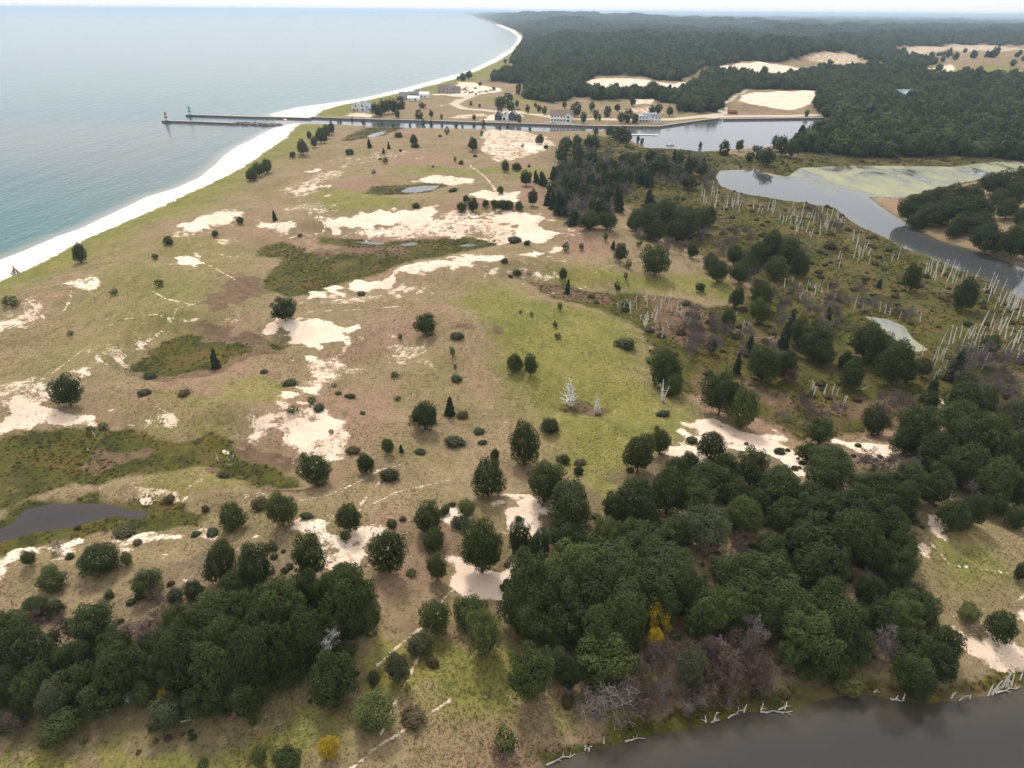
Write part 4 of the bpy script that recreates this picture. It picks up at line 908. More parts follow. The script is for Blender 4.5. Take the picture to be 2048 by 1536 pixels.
NB_ = [(752, 218, 24, 24), (768, 213, 24, 27), (784, 211, 24, 27), (800, 205, 22, 22), (760, 224, 18, 16), (844, 210, 15, 10), (794, 226, 14, 18), (838, 228, 17, 17), (862, 227, 9, 20), (883, 233, 6, 10), (948, 234, 9, 11), (1000, 205, 22, 24), (1015, 199, 24, 26), (1022, 212, 16, 16), (1000, 220, 12, 14), (1034, 207, 10, 14), (1055, 217, 11, 16), (1071, 210, 7, 9), (1078, 217, 12, 14), (1089, 220, 13, 16),
       (1038, 236, 14, 17), (1037, 176, 14, 20), (942, 206, 6, 8), (959, 211, 6, 7), (925, 153, 16, 14), (938, 149, 16, 15), (916, 156, 6, 8), (960, 168, 8, 8), (1010, 122, 8, 8), (1167, 234, 14, 22), (1152, 218, 24, 28), (1129, 209, 10, 14), (1266, 202, 14, 18), (1243, 234, 18, 20), (1256, 230, 20, 26), (1270, 236, 16, 18), (1316, 217, 18, 20), (1304, 219, 14, 16), (1199, 234, 8, 12), (1192, 228, 14, 18), (1215, 222, 18, 20), (1340, 222, 16, 18), (1360, 214, 20, 20), (1235, 215, 14, 14), (1184, 212, 14, 16),
       (988, 177, 8, 7), (1614, 226, 10, 12)]
for x, y, w, h in NB_: tree(x, y, w, h, 'far', 'dark green tree ' + near(x, y, [(776, 213, 'in the clump behind the white beach house'), (840, 225, 'on the bank below the grey houses'), (1010, 207, 'behind the navy house'), (1080, 217, 'between navy and white houses'), (1152, 222, 'beside the white two storey house'), (1255, 232, 'in the clump between the two white houses'), (1330, 218, 'behind the low roofed white house'), (930, 152, 'behind the building site on the beach dune'), (1614, 226, 'on the bank below the pale sand lot')]), 'trees around the channel houses')
# left foreground grove
GL = [(293, 1166, 63, 60, 'ash'), (440, 1120, 73, 88, 'oak'), (508, 1134, 82, 100, 'oak'), (618, 1112, 66, 92, 'oak'), (695, 1192, 108, 130, 'oak'), (560, 1212, 108, 124, 'ash'), (73, 1212, 60, 50, 'oak'), (182, 1246, 92, 86, 'oak'), (53, 1300, 100, 110, 'oak'), (145, 1312, 76, 76, 'oak'), (16, 1370, 64, 90, 'oak'), (106, 1394, 80, 84, 'grey'), (119, 1454, 72, 66, 'ash'), (238, 1336, 100, 110, 'oak'), (211, 1384, 100, 90, 'oak'),
      (352, 1249, 62, 84, 'ash'), (370, 1304, 92, 120, 'oak'), (423, 1224, 110, 94, 'oak'), (449, 1280, 100, 104, 'ash'), (428, 1343, 120, 130, 'oak'), (412, 1390, 90, 80, 'oak'), (502, 1317, 100, 130, 'oak'), (489, 1382, 90, 90, 'oak'), (312, 1334, 62, 74, 'oak'), (545, 1292, 92, 112, 'oak'), (606, 1262, 84, 104, 'oak'), (730, 1230, 70, 90, 'ash'), (10, 1300, 80, 90, 'oak'), (-20, 1380, 80, 90, 'oak'), (100, 1340, 60, 60, 'oak'), (290, 1290, 60, 60, 'grey'), (565, 1350, 70, 60, 'oak'), (640, 1190, 60, 80, 'ash'), (660, 1250, 70, 80, 'oak'), (386, 1180, 40, 40, 'oak'), (350, 1190, 30, 30, 'grey'), (30, 1240, 60, 50, 'ash'), (470, 1170, 70, 70, 'oak'), (600, 1340, 50, 44, 'oak'), (694, 1300, 44, 40, 'ash'), (705, 1260, 40, 40, 'oak'), (20, 1440, 60, 50, 'grey'), (230, 1292, 70, 72), (272, 1335, 80, 80), (330, 1292, 70, 80), (152, 1362, 80, 80), (62, 1372, 80, 90), (290, 1382, 66, 60, 'ash'), (520, 1242, 80, 84), (484, 1212, 80, 80), (612, 1182, 70, 90), (652, 1305, 50, 50), (-10, 1250, 70, 60), (110, 1215, 40, 36), (345, 1355, 60, 66), (575, 1300, 70, 80), (690, 1150, 60, 66, 'ash')]
GLAB = {'oak': 'dark oak', 'ash': 'lighter green tree', 'pale': 'yellow green tree', 'grey': 'grey green tree', 'pine': 'dark conifer', 'far': 'dark tree'}
def grove(L, place, group, anchors):
    ws = sorted(t[2] for t in L); lo, hi = ws[len(ws) // 3], ws[2 * len(ws) // 3]
    for t in L:
        k = t[4] if len(t) > 4 else 'oak'
        size = 'small' if t[2] < lo else 'broad' if t[2] > hi else 'medium'
        tree(*t[:4], k, size + ' ' + GLAB[k] + ' ' + place + ' ' + near(t[0], t[1], anchors), group)
grove(GL, 'of the mixed grove', 'grove below the sandy slope', [(650, 1275, 'by the pale bare dead tree'), (690, 1120, 'facing the round lone oak and sand hollow'), (440, 1090, 'on the sandy slope side'), (300, 1260, 'around the brown bare trees'), (330, 1400, 'by the yellow bush'), (664, 1390, 'by the large round oak on grass'), (60, 1200, 'below the leaning olive bush tree'), (480, 1400, 'along the foreground grass'), (40, 1430, 'by the rusty grass corner')])
GR = [(1091, 962, 78, 86), (1140, 1008, 112, 106), (1279, 903, 59, 84), (1322, 880, 40, 60, 'ash'), (1354, 937, 48, 50), (1424, 889, 56, 62), (1276, 998, 96, 99), (1230, 1014, 62, 70), (1338, 980, 80, 98), (1416, 962, 86, 80), (1453, 938, 60, 70), (1505, 934, 68, 78), (1558, 966, 90, 80), (1619, 991, 62, 62), (1655, 955, 80, 80), (1660, 918, 90, 62), (1616, 904, 50, 42), (1643, 862, 50, 54, 'ash'), (1730, 975, 70, 62), (1771, 972, 70, 62), (1821, 964, 80, 80), (1810, 996, 64, 80), (1877, 975, 60, 70), (1780, 1011, 70, 64), (1718, 1011, 90, 80), (1660, 1016, 80, 72), (1569, 1027, 62, 64),
      (1619, 1022, 62, 70), (1710, 1066, 112, 110), (1635, 1072, 110, 92), (1600, 1084, 80, 72), (1785, 1047, 70, 72), (1807, 1089, 62, 80), (1802, 1130, 68, 80), (1755, 1108, 64, 80), (1646, 1130, 100, 100), (1535, 1138, 110, 84), (1497, 1152, 90, 80), (1138, 1070, 92, 76), (1213, 1064, 62, 66, 'ash'), (1078, 1092, 60, 76), (1281, 1074, 112, 84), (1300, 1102, 92, 74), (1398, 998, 72, 74, 'ash'), (1490, 1030, 82, 84, 'ash'), (1411, 1055, 100, 92, 'grey'), (1221, 1110, 120, 92), (1146, 1120, 110, 92, 'ash'), (1338, 1128, 120, 92), (1312, 1164, 120, 100), (1234, 1164, 112, 100), (1167, 1154, 92, 92), (1054, 1158, 100, 112), (1104, 1190, 112, 112),
      (1042, 1202, 92, 92), (1182, 1203, 92, 92), (1255, 1203, 92, 92), (1325, 1200, 92, 92), (1377, 1177, 84, 92), (1469, 1151, 110, 92), (1482, 1190, 92, 84), (1417, 1216, 92, 92, 'ash'), (1456, 1217, 82, 84, 'ash'), (1061, 1243, 82, 84), (1098, 1264, 62, 66, 'ash'), (1130, 1238, 92, 92), (1197, 1262, 92, 110, 'ash'), (1213, 1312, 120, 112, 'ash'), (1244, 1240, 110, 120), (1117, 1327, 50, 84, 'grey'), (1140, 1345, 52, 80), (1382, 1335, 66, 92, 'grey'), (1400, 1240, 62, 72, 'ash'), (1642, 1133, 92, 84), (1560, 1196, 112, 92), (1594, 1216, 100, 92), (1656, 1196, 92, 92), (1679, 1244, 112, 112),
      (1622, 1272, 112, 112, 'ash'), (1602, 1244, 92, 92), (1707, 1287, 82, 82), (1650, 1316, 82, 74), (1764, 1117, 92, 66), (1815, 1187, 92, 64), (1843, 1221, 72, 84), (1806, 1230, 82, 84, 'ash'), (1764, 1227, 62, 64), (1892, 1284, 70, 78), (1877, 1323, 80, 82), (1843, 1301, 82, 82), (1826, 1343, 80, 92), (1840, 1374, 62, 66), (1806, 1284, 62, 64), (1701, 1367, 62, 52, 'pale'), (1622, 1335, 72, 54), (1740, 1180, 60, 70), (1540, 1090, 60, 60), (1350, 1060, 70, 60), (1270, 1150, 80, 70), (1530, 1230, 70, 80), (1580, 1310, 60, 60, 'ash'), (1480, 1240, 60, 60), (1195, 1350, 60, 60, 'ash'), (1680, 1330, 60, 60), (1720, 1240, 60, 70), (1110, 1290, 50, 50), (1745, 1055, 60, 60), (1680, 1100, 60, 60), (1520, 1000, 50, 50), (1470, 980, 60, 60), (1380, 920, 40, 40)]
grove(GR, 'of the pond grove', 'large grove above the pond', [(1321, 1236, 'around the bright yellow tree'), (1030, 1140, 'facing the pink sand hollow'), (1075, 1320, 'by the tall olive tree on grass'), (1231, 1380, 'by the large spreading bare tree'), (1480, 890, 'along the pale sand patch'), (1200, 950, 'along the green meadow'), (1840, 1090, 'facing the dry clearing'), (1721, 1157, 'around the reddish bare tree'), (1764, 1290, 'around the leaning grey bare tree'), (1517, 1280, 'around the brown gap'), (1411, 1075, 'around the grey green tree'), (1870, 1360, 'at the pond bank corner'), (1650, 900, 'along the second sand strip'), (1640, 1100, 'deep inside between clearing and sand'), (1250, 1120, 'deep inside between meadow and yellow tree')])
GX_ = [(1932, 799, 80, 80), (1838, 852, 92, 92), (1917, 837, 72, 72, 'ash'), (1932, 883, 92, 100), (1990, 883, 82, 110, 'ash'), (1815, 880, 60, 60), (1940, 930, 84, 92), (1993, 957, 92, 100, 'ash'), (2037, 1035, 44, 50), (2040, 900, 60, 90), (2045, 980, 60, 80), (1880, 900, 80, 80), (1890, 940, 60, 60), (2045, 1143, 28, 46), (1970, 800, 60, 60), (2030, 830, 60, 70, 'grey'), (1860, 800, 40, 40), (1990, 1010, 50, 50), (1960, 860, 60, 80)]
grove(GX_, 'of the clearing wood', 'wood above the dry clearing', [(1830, 850, 'beside the long grey log'), (1940, 790, 'under the leafless marsh brush'), (1930, 1000, 'above the round clearing oaks'), (2040, 900, 'in its shaded depth'), (2045, 1080, 'at the clearing rim')])
GM = [(1523, 590, 44, 60), (1520, 620, 40, 50, 'ash'), (1456, 640, 30, 52), (1578, 655, 28, 80, 'pine'), (1631, 680, 76, 72), (1648, 705, 46, 50), (1742, 683, 76, 82), (1795, 723, 66, 92), (1707, 747, 46, 62), (1529, 726, 64, 76), (1575, 729, 40, 76), (1476, 726, 18, 42, 'pine'), (1444, 785, 76, 92), (1488, 815, 62, 84, 'ash'), (1870, 767, 22, 32, 'pine'), (1917, 729, 36, 62, 'pine'), (1932, 586, 52, 66), (1981, 688, 36, 40), (1827, 553, 36, 56), (1760, 566, 14, 18, 'pine'), (1658, 625, 14, 24, 'pine'), (1425, 690, 20, 30, 'grey'), (1820, 740, 40, 50), (1500, 690, 24, 40, 'pine'), (1600, 660, 40, 60, 'ash'), (1690, 720, 30, 40), (1930, 760, 40, 44, 'grey'), (1850, 735, 30, 40, 'grey'),
      (1437, 539, 40, 50), (1386, 500, 22, 30), (1520, 505, 44, 44), (1545, 490, 60, 56), (1580, 505, 50, 60), (1600, 525, 40, 50), (1500, 530, 40, 50), (1480, 545, 40, 44, 'ash'), (1420, 525, 30, 40, 'grey'), (1555, 535, 44, 44, 'ash'), (1470, 510, 34, 40)]
grove(GM, 'in the wide marsh', 'trees of the wide marsh', [(1550, 510, 'in the dense clump by the green meadow'), (1430, 540, 'near the very large round oak'), (1760, 690, 'beside the pale weedy pond'), (1530, 700, 'behind the crossing white logs'), (1460, 800, 'above the pale sand patch'), (1930, 580, 'beside the dark river bend'), (1640, 690, 'between the logs and weedy pond'), (1500, 600, 'at the meadow end'), (1900, 740, 'beyond the weedy pond')])
GH = [(1821, 417, 50, 50), (1843, 407, 50, 50), (1868, 395, 50, 46), (1906, 388, 50, 44), (1875, 426, 60, 50), (1922, 420, 60, 56), (1957, 417, 60, 50), (1944, 388, 50, 42), (1985, 366, 50, 42), (2017, 363, 50, 44), (1966, 445, 50, 44), (2017, 417, 46, 40), (1979, 477, 70, 60), (2033, 483, 60, 70), (2045, 436, 30, 40), (2030, 388, 50, 50), (1850, 430, 40, 40, 'ash'), (1900, 405, 50, 40), (1930, 445, 50, 40), (1835, 440, 40, 34), (2000, 395, 40, 36, 'ash'), (2050, 350, 40, 40)]
grove(GH, 'on the river hill', 'trees of the river hill', [(1820, 420, 'at the reedy water point'), (1930, 400, 'on the crest'), (2030, 370, 'beside the weed mats'), (1970, 480, 'above the sandy river bank'), (1900, 430, 'above the round shrub tree')])
GW = [(1290, 440, 56, 60), (1330, 430, 66, 60), (1370, 445, 58, 60), (1400, 440, 46, 50), (1310, 458, 50, 44), (1350, 462, 50, 40), (1150, 432, 40, 30, 'pine'), (1180, 440, 50, 36), (1215, 440, 40, 36), (1300, 400, 30, 44, 'pine'), (1420, 430, 26, 40), (1265, 445, 24, 30), (1072, 352, 14, 24, 'pine'), (1085, 356, 22, 27, 'pine'), (1107, 345, 16, 26, 'pine'), (971, 406, 16, 14), (989, 407, 20, 16), (1005, 409, 24, 20), (1018, 409, 20, 18), (1038, 411, 20, 17), (1096, 395, 18, 30, 'pine')]
grove(GW, 'at the marsh wood', 'near edge of the marsh wood', [(1340, 440, 'in the big dark clump'), (1180, 437, 'below the blowout dune crest'), (1080, 355, 'in the conifer row'), (1005, 408, 'in the low hedge on the blowout rim')])
for x, y, w, h in [(1220, 262, 20, 20), (1232, 266, 22, 24), (1246, 268, 24, 28), (1257, 272, 18, 26), (1276, 278, 9, 20), (1284, 282, 8, 16), (1401, 290, 9, 16), (1192, 262, 14, 14), (1450, 295, 24, 28), (1480, 290, 18, 22), (1511, 296, 14, 12), (1536, 312, 40, 34), (1565, 290, 34, 36), (1552, 282, 16, 24), (1585, 296, 30, 34), (1500, 312, 20, 18), (1520, 305, 18, 24)]: tree(x, y, w, h, 'far', 'green tree on the bay shore ' + near(x, y, [(1235, 265, 'beside the dock'), (1280, 280, 'beside the moored boat'), (1460, 293, 'standing apart before the water'), (1550, 295, 'at the forest corner')]), 'bay shore trees')

def in_px(poly, n, seed, dmin):
    g = np.random.default_rng(seed); p = np.array(poly, float); out = []
    lo, hi = p.min(0), p.max(0); t = 0
    while len(out) < n and t < n * 60:
        t += 1; c = g.uniform(lo, hi)
        if sdf(c[:1], c[1:], p)[0] > 0: continue
        if any((c[0] - a) ** 2 + ((c[1] - b) * 1.3) ** 2 < dmin ** 2 for a, b in out): continue
        out.append((c[0], c[1]))
    return out, g
MIDW = [(1112, 295), (1150, 278), (1200, 282), (1215, 302), (1240, 312), (1290, 302), (1350, 312), (1428, 322), (1428, 345), (1390, 365), (1290, 352), (1275, 362), (1245, 388), (1245, 408), (1205, 418), (1140, 422), (1100, 408), (1098, 380), (1112, 350), (1130, 320)]
pts, g = in_px(MIDW, 135, 11, 7.5)
for i, (x, y) in enumerate(pts):
    u = g.random()
    s = g.uniform(.8, 1.25) * (16 + (y - 280) * .07)
    if u < .26: tree(x, y, s * .9, s * 1.6, 'pine', 'dark narrow conifer packed in the grey marsh wood', 'conifers of the marsh wood')
    elif u < .58: tree(x, y, s * 1.3, s * 1.3, 'far', 'dark rounded tree packed in the grey marsh wood', 'round trees of the marsh wood')
    else: bare(x, y, s * 1.3, s * 1.4, 'greybare', 'bare grey tree of the marsh wood ' + near(x, y, [(1130, 300, 'by the pink heath'), (1200, 290, 'behind the dock trees'), (1380, 335, 'by the pale water'), (1290, 330, 'in its middle'), (1130, 390, 'by the column tree'), (1210, 400, 'facing the open marsh'), (1160, 350, 'deep inside')]), 'bare trees of the marsh wood')

# bare trees and brush
BR = [(650, 1275, 62, 70, 'whitebare', 'pale bare dead tree in a gap of the mixed grove'), (1231, 1392, 150, 130, 'greybare', 'large spreading bare grey tree on the pond bank'), (1764, 1290, 84, 110, 'greybare', 'bare grey tree leaning out of the large grove'), (1517, 1280, 92, 110, 'greybare', 'bare grey tree in a brown gap of the large grove'),
      (1721, 1157, 44, 56, 'brownbare', 'reddish bare tree in a gap of the large grove'), (115, 1095, 30, 30, 'brownbare', 'small bare brown tree beside the dark pond'), (260, 1390, 30, 34, 'whitebare', 'small pale dead tree at the grass edge of the mixed grove')]
for t in BR: bare(*t)
for t in [(278, 1262, 110, 84), (322, 1202, 62, 62), (111, 1257, 64, 84), (71, 1228, 50, 44), (240, 1275, 60, 50), (10, 1450, 50, 60)]: bare(*t, 'brownbare', 'bare brown tree in the mixed grove below the sandy slope', 'bare trees of the left grove')
for t in [(1456, 1318, 120, 110), (1334, 1300, 62, 64), (1324, 1380, 60, 50), (1358, 1372, 52, 54), (1461, 1384, 54, 60), (1420, 1290, 70, 70), (1500, 1330, 60, 70), (1411, 1090, 52, 64), (1495, 1085, 62, 54), (1400, 1340, 50, 60), (1290, 1395, 50, 40), (1575, 1340, 60, 50), (1470, 1270, 60, 60), (1900, 1350, 40, 40), (1010, 1505, 60, 56)]: bare(*t, 'brownbare', 'bare brown tree at the pond side of the large grove', 'bare trees of the large grove')
pts, g = in_px([(1250, 1350), (1330, 1290), (1500, 1290), (1560, 1350), (1420, 1400), (1260, 1430)], 20, 59, 26)
for x, y in pts: bare(x, y, g.uniform(44, 84), g.uniform(50, 90), 'brownbare' if g.random() < .6 else 'greybare', 'bare brush tree in the brown gap above the pond bank', 'bare brush of the pond bank')
for poly, n, sz, sd in [([(1380, 620), (1480, 620), (1560, 700), (1600, 760), (1480, 700), (1380, 700)], 16, 40, 1), ([(1540, 560), (1640, 570), (1700, 660), (1600, 700), (1560, 640)], 14, 34, 2), ([(1450, 440), (1600, 470), (1640, 530), (1480, 560), (1420, 500)], 18, 28, 3), ([(1240, 430), (1300, 430), (1420, 470), (1400, 500), (1300, 480)], 12, 26, 4), ([(1560, 790), (1700, 800), (1680, 860), (1560, 850)], 7, 36, 5), ([(1900, 700), (2048, 690), (2048, 800), (1930, 780)], 16, 46, 6), ([(1740, 780), (1860, 800), (1850, 850), (1760, 830)], 8, 36, 7), ([(1640, 560), (1800, 590), (1850, 640), (1700, 620)], 9, 28, 8), ([(1560, 395), (1660, 400), (1700, 470), (1600, 430)], 5, 18, 9), ([(1920, 1000), (2040, 880), (2048, 960), (1960, 1000)], 6, 46, 10), ([(1340, 640), (1400, 640), (1420, 740), (1360, 720)], 6, 34, 12), ([(1340, 350), (1430, 350), (1420, 372), (1350, 380)], 10, 18, 13), ([(1720, 905), (1840, 920), (1800, 950), (1740, 940)], 6, 40, 14)]:
    pts, g = in_px(poly, n, 60 + sd, sz * .5)
    for x, y in pts: bare(x, y, sz * g.uniform(.7, 1.2), sz * g.uniform(.8, 1.3), 'greybare' if g.random() < .75 else 'brownbare', 'leafless brush tree of the marsh ' + near(x, y, [(1430, 660, 'by the brown marsh bay'), (1600, 620, 'amid short white trunks'), (1530, 510, 'by the dense tree clump'), (1330, 465, 'by the big dark wood clump'), (1630, 825, 'on the rusty grass'), (1980, 740, 'beyond the weedy pond'), (1800, 820, 'by the leaning oak'), (1740, 610, 'above the weedy pond'), (1620, 430, 'by the dense white trunks'), (2000, 940, 'in the clearing wood'), (1380, 690, 'beside the tall meadow edge oak'), (1390, 365, 'by the pale marsh water'), (1780, 930, 'behind the second sand strip'), (1480, 640, 'at the meadow end'), (1560, 720, 'behind the crossing logs')]), 'leafless brush of the wide marsh')

# ------------------------------------------------------------------ dead trunks of the marsh
def snag_mesh(name, seed, stubs=3, mat=None):
    g = np.random.default_rng(seed); S = []; p = np.zeros(3); r = .032; n = 5
    bend = g.normal(size=2) * .05
    for i in range(n):
        t = (i + 1) / n
        e = np.array([bend[0] * t * t, bend[1] * t * t, t])
        S.append((p, e, r * (1 - .62 * i / n), r * (1 - .62 * (i + 1) / n))); p = e
    for k in range(stubs):
        t = g.uniform(.35, .95); a = g.uniform(0, 6.28); ln = g.uniform(.05, .2)
        q = np.array([bend[0] * t * t, bend[1] * t * t, t])
        S.append((q, q + np.array([math.cos(a) * ln, math.sin(a) * ln, ln * .5]), .012, .007))
    v, f = tubes(S, 6)
    return mesh_np(name, v, f, mat or WHITEWOOD)
SNAG = [snag_mesh('trunk', 600 + i, i % 4) for i in range(7)]
def snag(bx, by, hpx, label, group, thick=1.0):
    x, y, z = hit(bx, by, 0.0)
    D = depth(x, y, z + 2); ph = math.atan2(CAMH - z, math.hypot(x, y))
    H_ = max(hpx * D / FPX / math.cos(ph), 1.0)
    o = link('snag', random.choice(SNAG))
    o.location = (x, y, min(z, .35) - .35 if z < .3 else z - .2)
    rad = max(7.0, D * .024) * thick
    o.scale = (rad, rad, H_ + .3); o.rotation_euler = (random.gauss(0, .06), random.gauss(0, .06), random.uniform(0, 6.28))
    return tag(o, label, 'dead tree', group)
SN = [([(1400, 385), (1480, 400), (1500, 425), (1420, 435)], 15, 14, 36, 'white dead trunk on the green marsh by the grey wood'), ([(1545, 432), (1680, 424), (1690, 455), (1650, 485), (1600, 478), (1570, 452)], 44, 10, 26, 'white dead trunk in the dense stand on bright green marsh'),
      ([(1500, 422), (1560, 408), (1660, 416), (1600, 432), (1540, 440)], 16, 10, 28, 'white dead trunk near the pale marsh water edge'), ([(1700, 475), (1800, 515), (1780, 545), (1660, 545)], 14, 14, 30, 'white dead trunk on the green bank beside the dark river bend'),
      ([(1850, 520), (1920, 545), (1980, 572), (2048, 605), (2048, 650), (1900, 575), (1835, 545)], 46, 16, 36, 'white dead trunk in the row lining the dark river bend'), ([(1840, 720), (1880, 690), (1960, 650), (2048, 640), (2048, 720), (1920, 750), (1860, 770)], 62, 14, 40, 'white dead trunk in the stand beyond the pale weedy pond'),
      ([(1560, 565), (1640, 565), (1690, 605), (1600, 615)], 20, 8, 22, 'short white dead trunk amid the middle of the rusty marsh'), ([(1215, 605), (1340, 595), (1370, 640), (1310, 690), (1285, 660)], 36, 8, 26, 'white dead trunk in the brown marsh bay beside green grass'), ([(1480, 650), (1502, 650), (1502, 675), (1480, 675)], 6, 10, 22, 'white dead trunk in the small group behind a fallen log'),
      ([(1680, 625), (1730, 625), (1850, 645), (1800, 630), (1700, 600)], 9, 10, 22, 'white dead trunk above the pale weedy pond'), ([(1600, 775), (1720, 790), (1700, 820), (1610, 830)], 8, 14, 28, 'white dead trunk on the rusty grass near the leaning oak')]
for i, (poly, n, lo, hi, lab) in enumerate(SN):
    pts, g = in_px(poly, n, 800 + i, 4)
    for x, y in pts: snag(x, y, g.uniform(lo, hi), lab, 'dead trunks ' + str(lab.split(' trunk ')[1]), g.uniform(.7, 1.2))
for x, y, h in [(190, 872, 12), (178, 902, 8), (436, 922, 18), (458, 922, 9), (466, 916, 11), (475, 878, 10), (264, 1001, 9)]: snag(x, y, h, 'short pale dead stick in the large dune marsh', 'dead sticks of the dune marsh', .6)
for x, y, h in [(1900, 1000, 34)]: snag(x, y, h, 'tall pale dead trunk among dark trees above the clearing', None)
for x, y, h in [(1976, 1392, 22), (1984, 1390, 30), (1992, 1384, 24), (2004, 1376, 40), (2012, 1374, 30), (2022, 1372, 22), (1918, 1400, 18), (1902, 1396, 14), (1806, 1400, 14), (1792, 1398, 12), (1428, 1440, 18), (1412, 1444, 10), (1488, 1424, 12), (1170, 1500, 10), (1178, 1498, 9), (1208, 1486, 12), (1748, 1384, 9), (1522, 1420, 12), (1570, 1418, 12), (2040, 1360, 30), (1940, 1398, 10)]:
    snag(x, y, h, 'pale broken stump at the edge of the grey brown pond', 'stumps along the pond bank', .75)
LOGWOOD = plain('weathered_log', (.40, .36, .31), .9, .15, .35, 3)
def log(a, b, lab, group=None, th=.16):
    p = hit(*a); q = hit(*b)
    ln = math.dist(p[:2], q[:2]); an = math.atan2(q[1] - p[1], q[0] - p[0])
    g = np.random.default_rng(int(a[0])); S = []; pr = np.zeros(3)
    for i in range(5):
        e = np.array([ln * (i + 1) / 5, g.normal() * ln * .03, g.uniform(0, .12)])
        S.append((pr, e, th * (1 - .13 * i), th * (1 - .13 * (i + 1)))); pr = e
        if i in (1, 2, 3): S.append((e, e + np.array([ln * .07, g.choice([-1, 1]) * ln * .12, .35]), th * .4, th * .2))
    v, f = tubes(S, 7)
    o = link('fallen_log', mesh_np('fallen_log', v, f, LOGWOOD)); o.location = (p[0], p[1], max(p[2], .05) + .08)
    o.rotation_euler = (0, -math.atan2(q[2] - p[2], ln) if q[2] > .1 else 0, an)
    return tag(o, lab, 'log', group)
for a, b in [((1092, 1531), (1150, 1508)), ((1422, 1446), (1440, 1442)), ((1455, 1438), (1492, 1416)), ((1520, 1424), (1585, 1424)), ((1990, 1388), (2040, 1376)), ((1250, 1484), (1290, 1476)), ((1780, 1399), (1810, 1403)), ((1556, 1420), (1580, 1413))]: log(a, b, 'bleached fallen log lying along the pond bank', 'logs along the pond bank')
for a, b, l in [((1508, 676), (1556, 684), 'white fallen log crossing another in the rusty marsh'), ((1522, 686), (1552, 672), 'white fallen log lying under a crossing one'), ((1726, 876), (1760, 893), 'long grey log on the bare sand below the marsh'), ((1724, 780), (1742, 773), 'pale fallen log beneath marsh trees'), ((860, 1148), (872, 1136), 'pale forked branch lying by the pink sand'), ((362, 1444), (390, 1440), 'pale fallen log at the grass edge of the mixed grove'), ((1462, 634), (1480, 622), 'white fallen log by the meadow end oak')]: log(a, b, l)
# bleached dead trees on the green meadow
def skeleton(seed, lv=9, spread=.30):
    g = np.random.default_rng(seed); tr, br = [], []
    p = np.zeros(3)
    for i in range(6):
        e = np.array([g.normal() * .008, g.normal() * .008, (i + 1) / 6]); tr.append((p, e, .036 * (1 - .14 * i), .036 * (1 - .14 * (i + 1)))); p = e
    for i in range(lv * 4):
        t = g.uniform(.16, .97); a = g.uniform(0, 6.28); ln = spread * (1.1 - t) * g.uniform(.6, 1.2)
        q = np.array([0, 0, t]); m_ = q + np.array([math.cos(a), math.sin(a), -.15]) * ln * .55; e = q + np.array([math.cos(a), math.sin(a), .25]) * ln
        br.append((q, m_, .016, .012)); br.append((m_, e, .012, .007))
    return tr, br
def dead_tree(bx, by, hpx, label, stems, seed):
    x, y, z = hit(bx, by); D = depth(x, y, z + 2); ph = math.atan2(CAMH - z, math.hypot(x, y)); H_ = hpx * D / FPX / math.cos(ph)
    t = empty('dead_tree', (x, y, z - .1))
    for i, (ox, lean, k, sp) in enumerate(stems):
        a, b = skeleton(seed + i, 9, sp)
        for nm, L in (('trunk', a), ('branch_crown', b)):
            v, f = tubes(L, 5); o = link(nm, mesh_np(nm, v, f, WHITEWOOD), t)
            o.scale = (H_ * k * 1.15, H_ * k * 1.15, H_ * k); o.location = (ox, 0, 0); o.rotation_euler = (0, lean, seed + i)
    return tag(t, label, 'dead tree')
dead_tree(1139, 812, 56, 'white dead conifer skeleton on the green meadow', [(0, .02, 1, .42), (.7, .06, .72, .3)], 701)
dead_tree(1192, 826, 42, 'white dead tree with several upright stems on the green meadow', [(0, -.12, 1, .14), (.8, .22, .85, .14), (-.6, -.22, .7, .12), (1.2, .36, .7, .12)], 711)
dead_tree(1323, 802, 44, 'forked white snag before the tall meadow edge oak', [(0, -.04, 1, .12), (.3, .26, .8, .1)], 721)
dead_tree(1290, 655, 34, 'branching white snag on the edge of the brown marsh bay', [(0, -.1, 1, .25), (.3, .15, .8, .2)], 731)

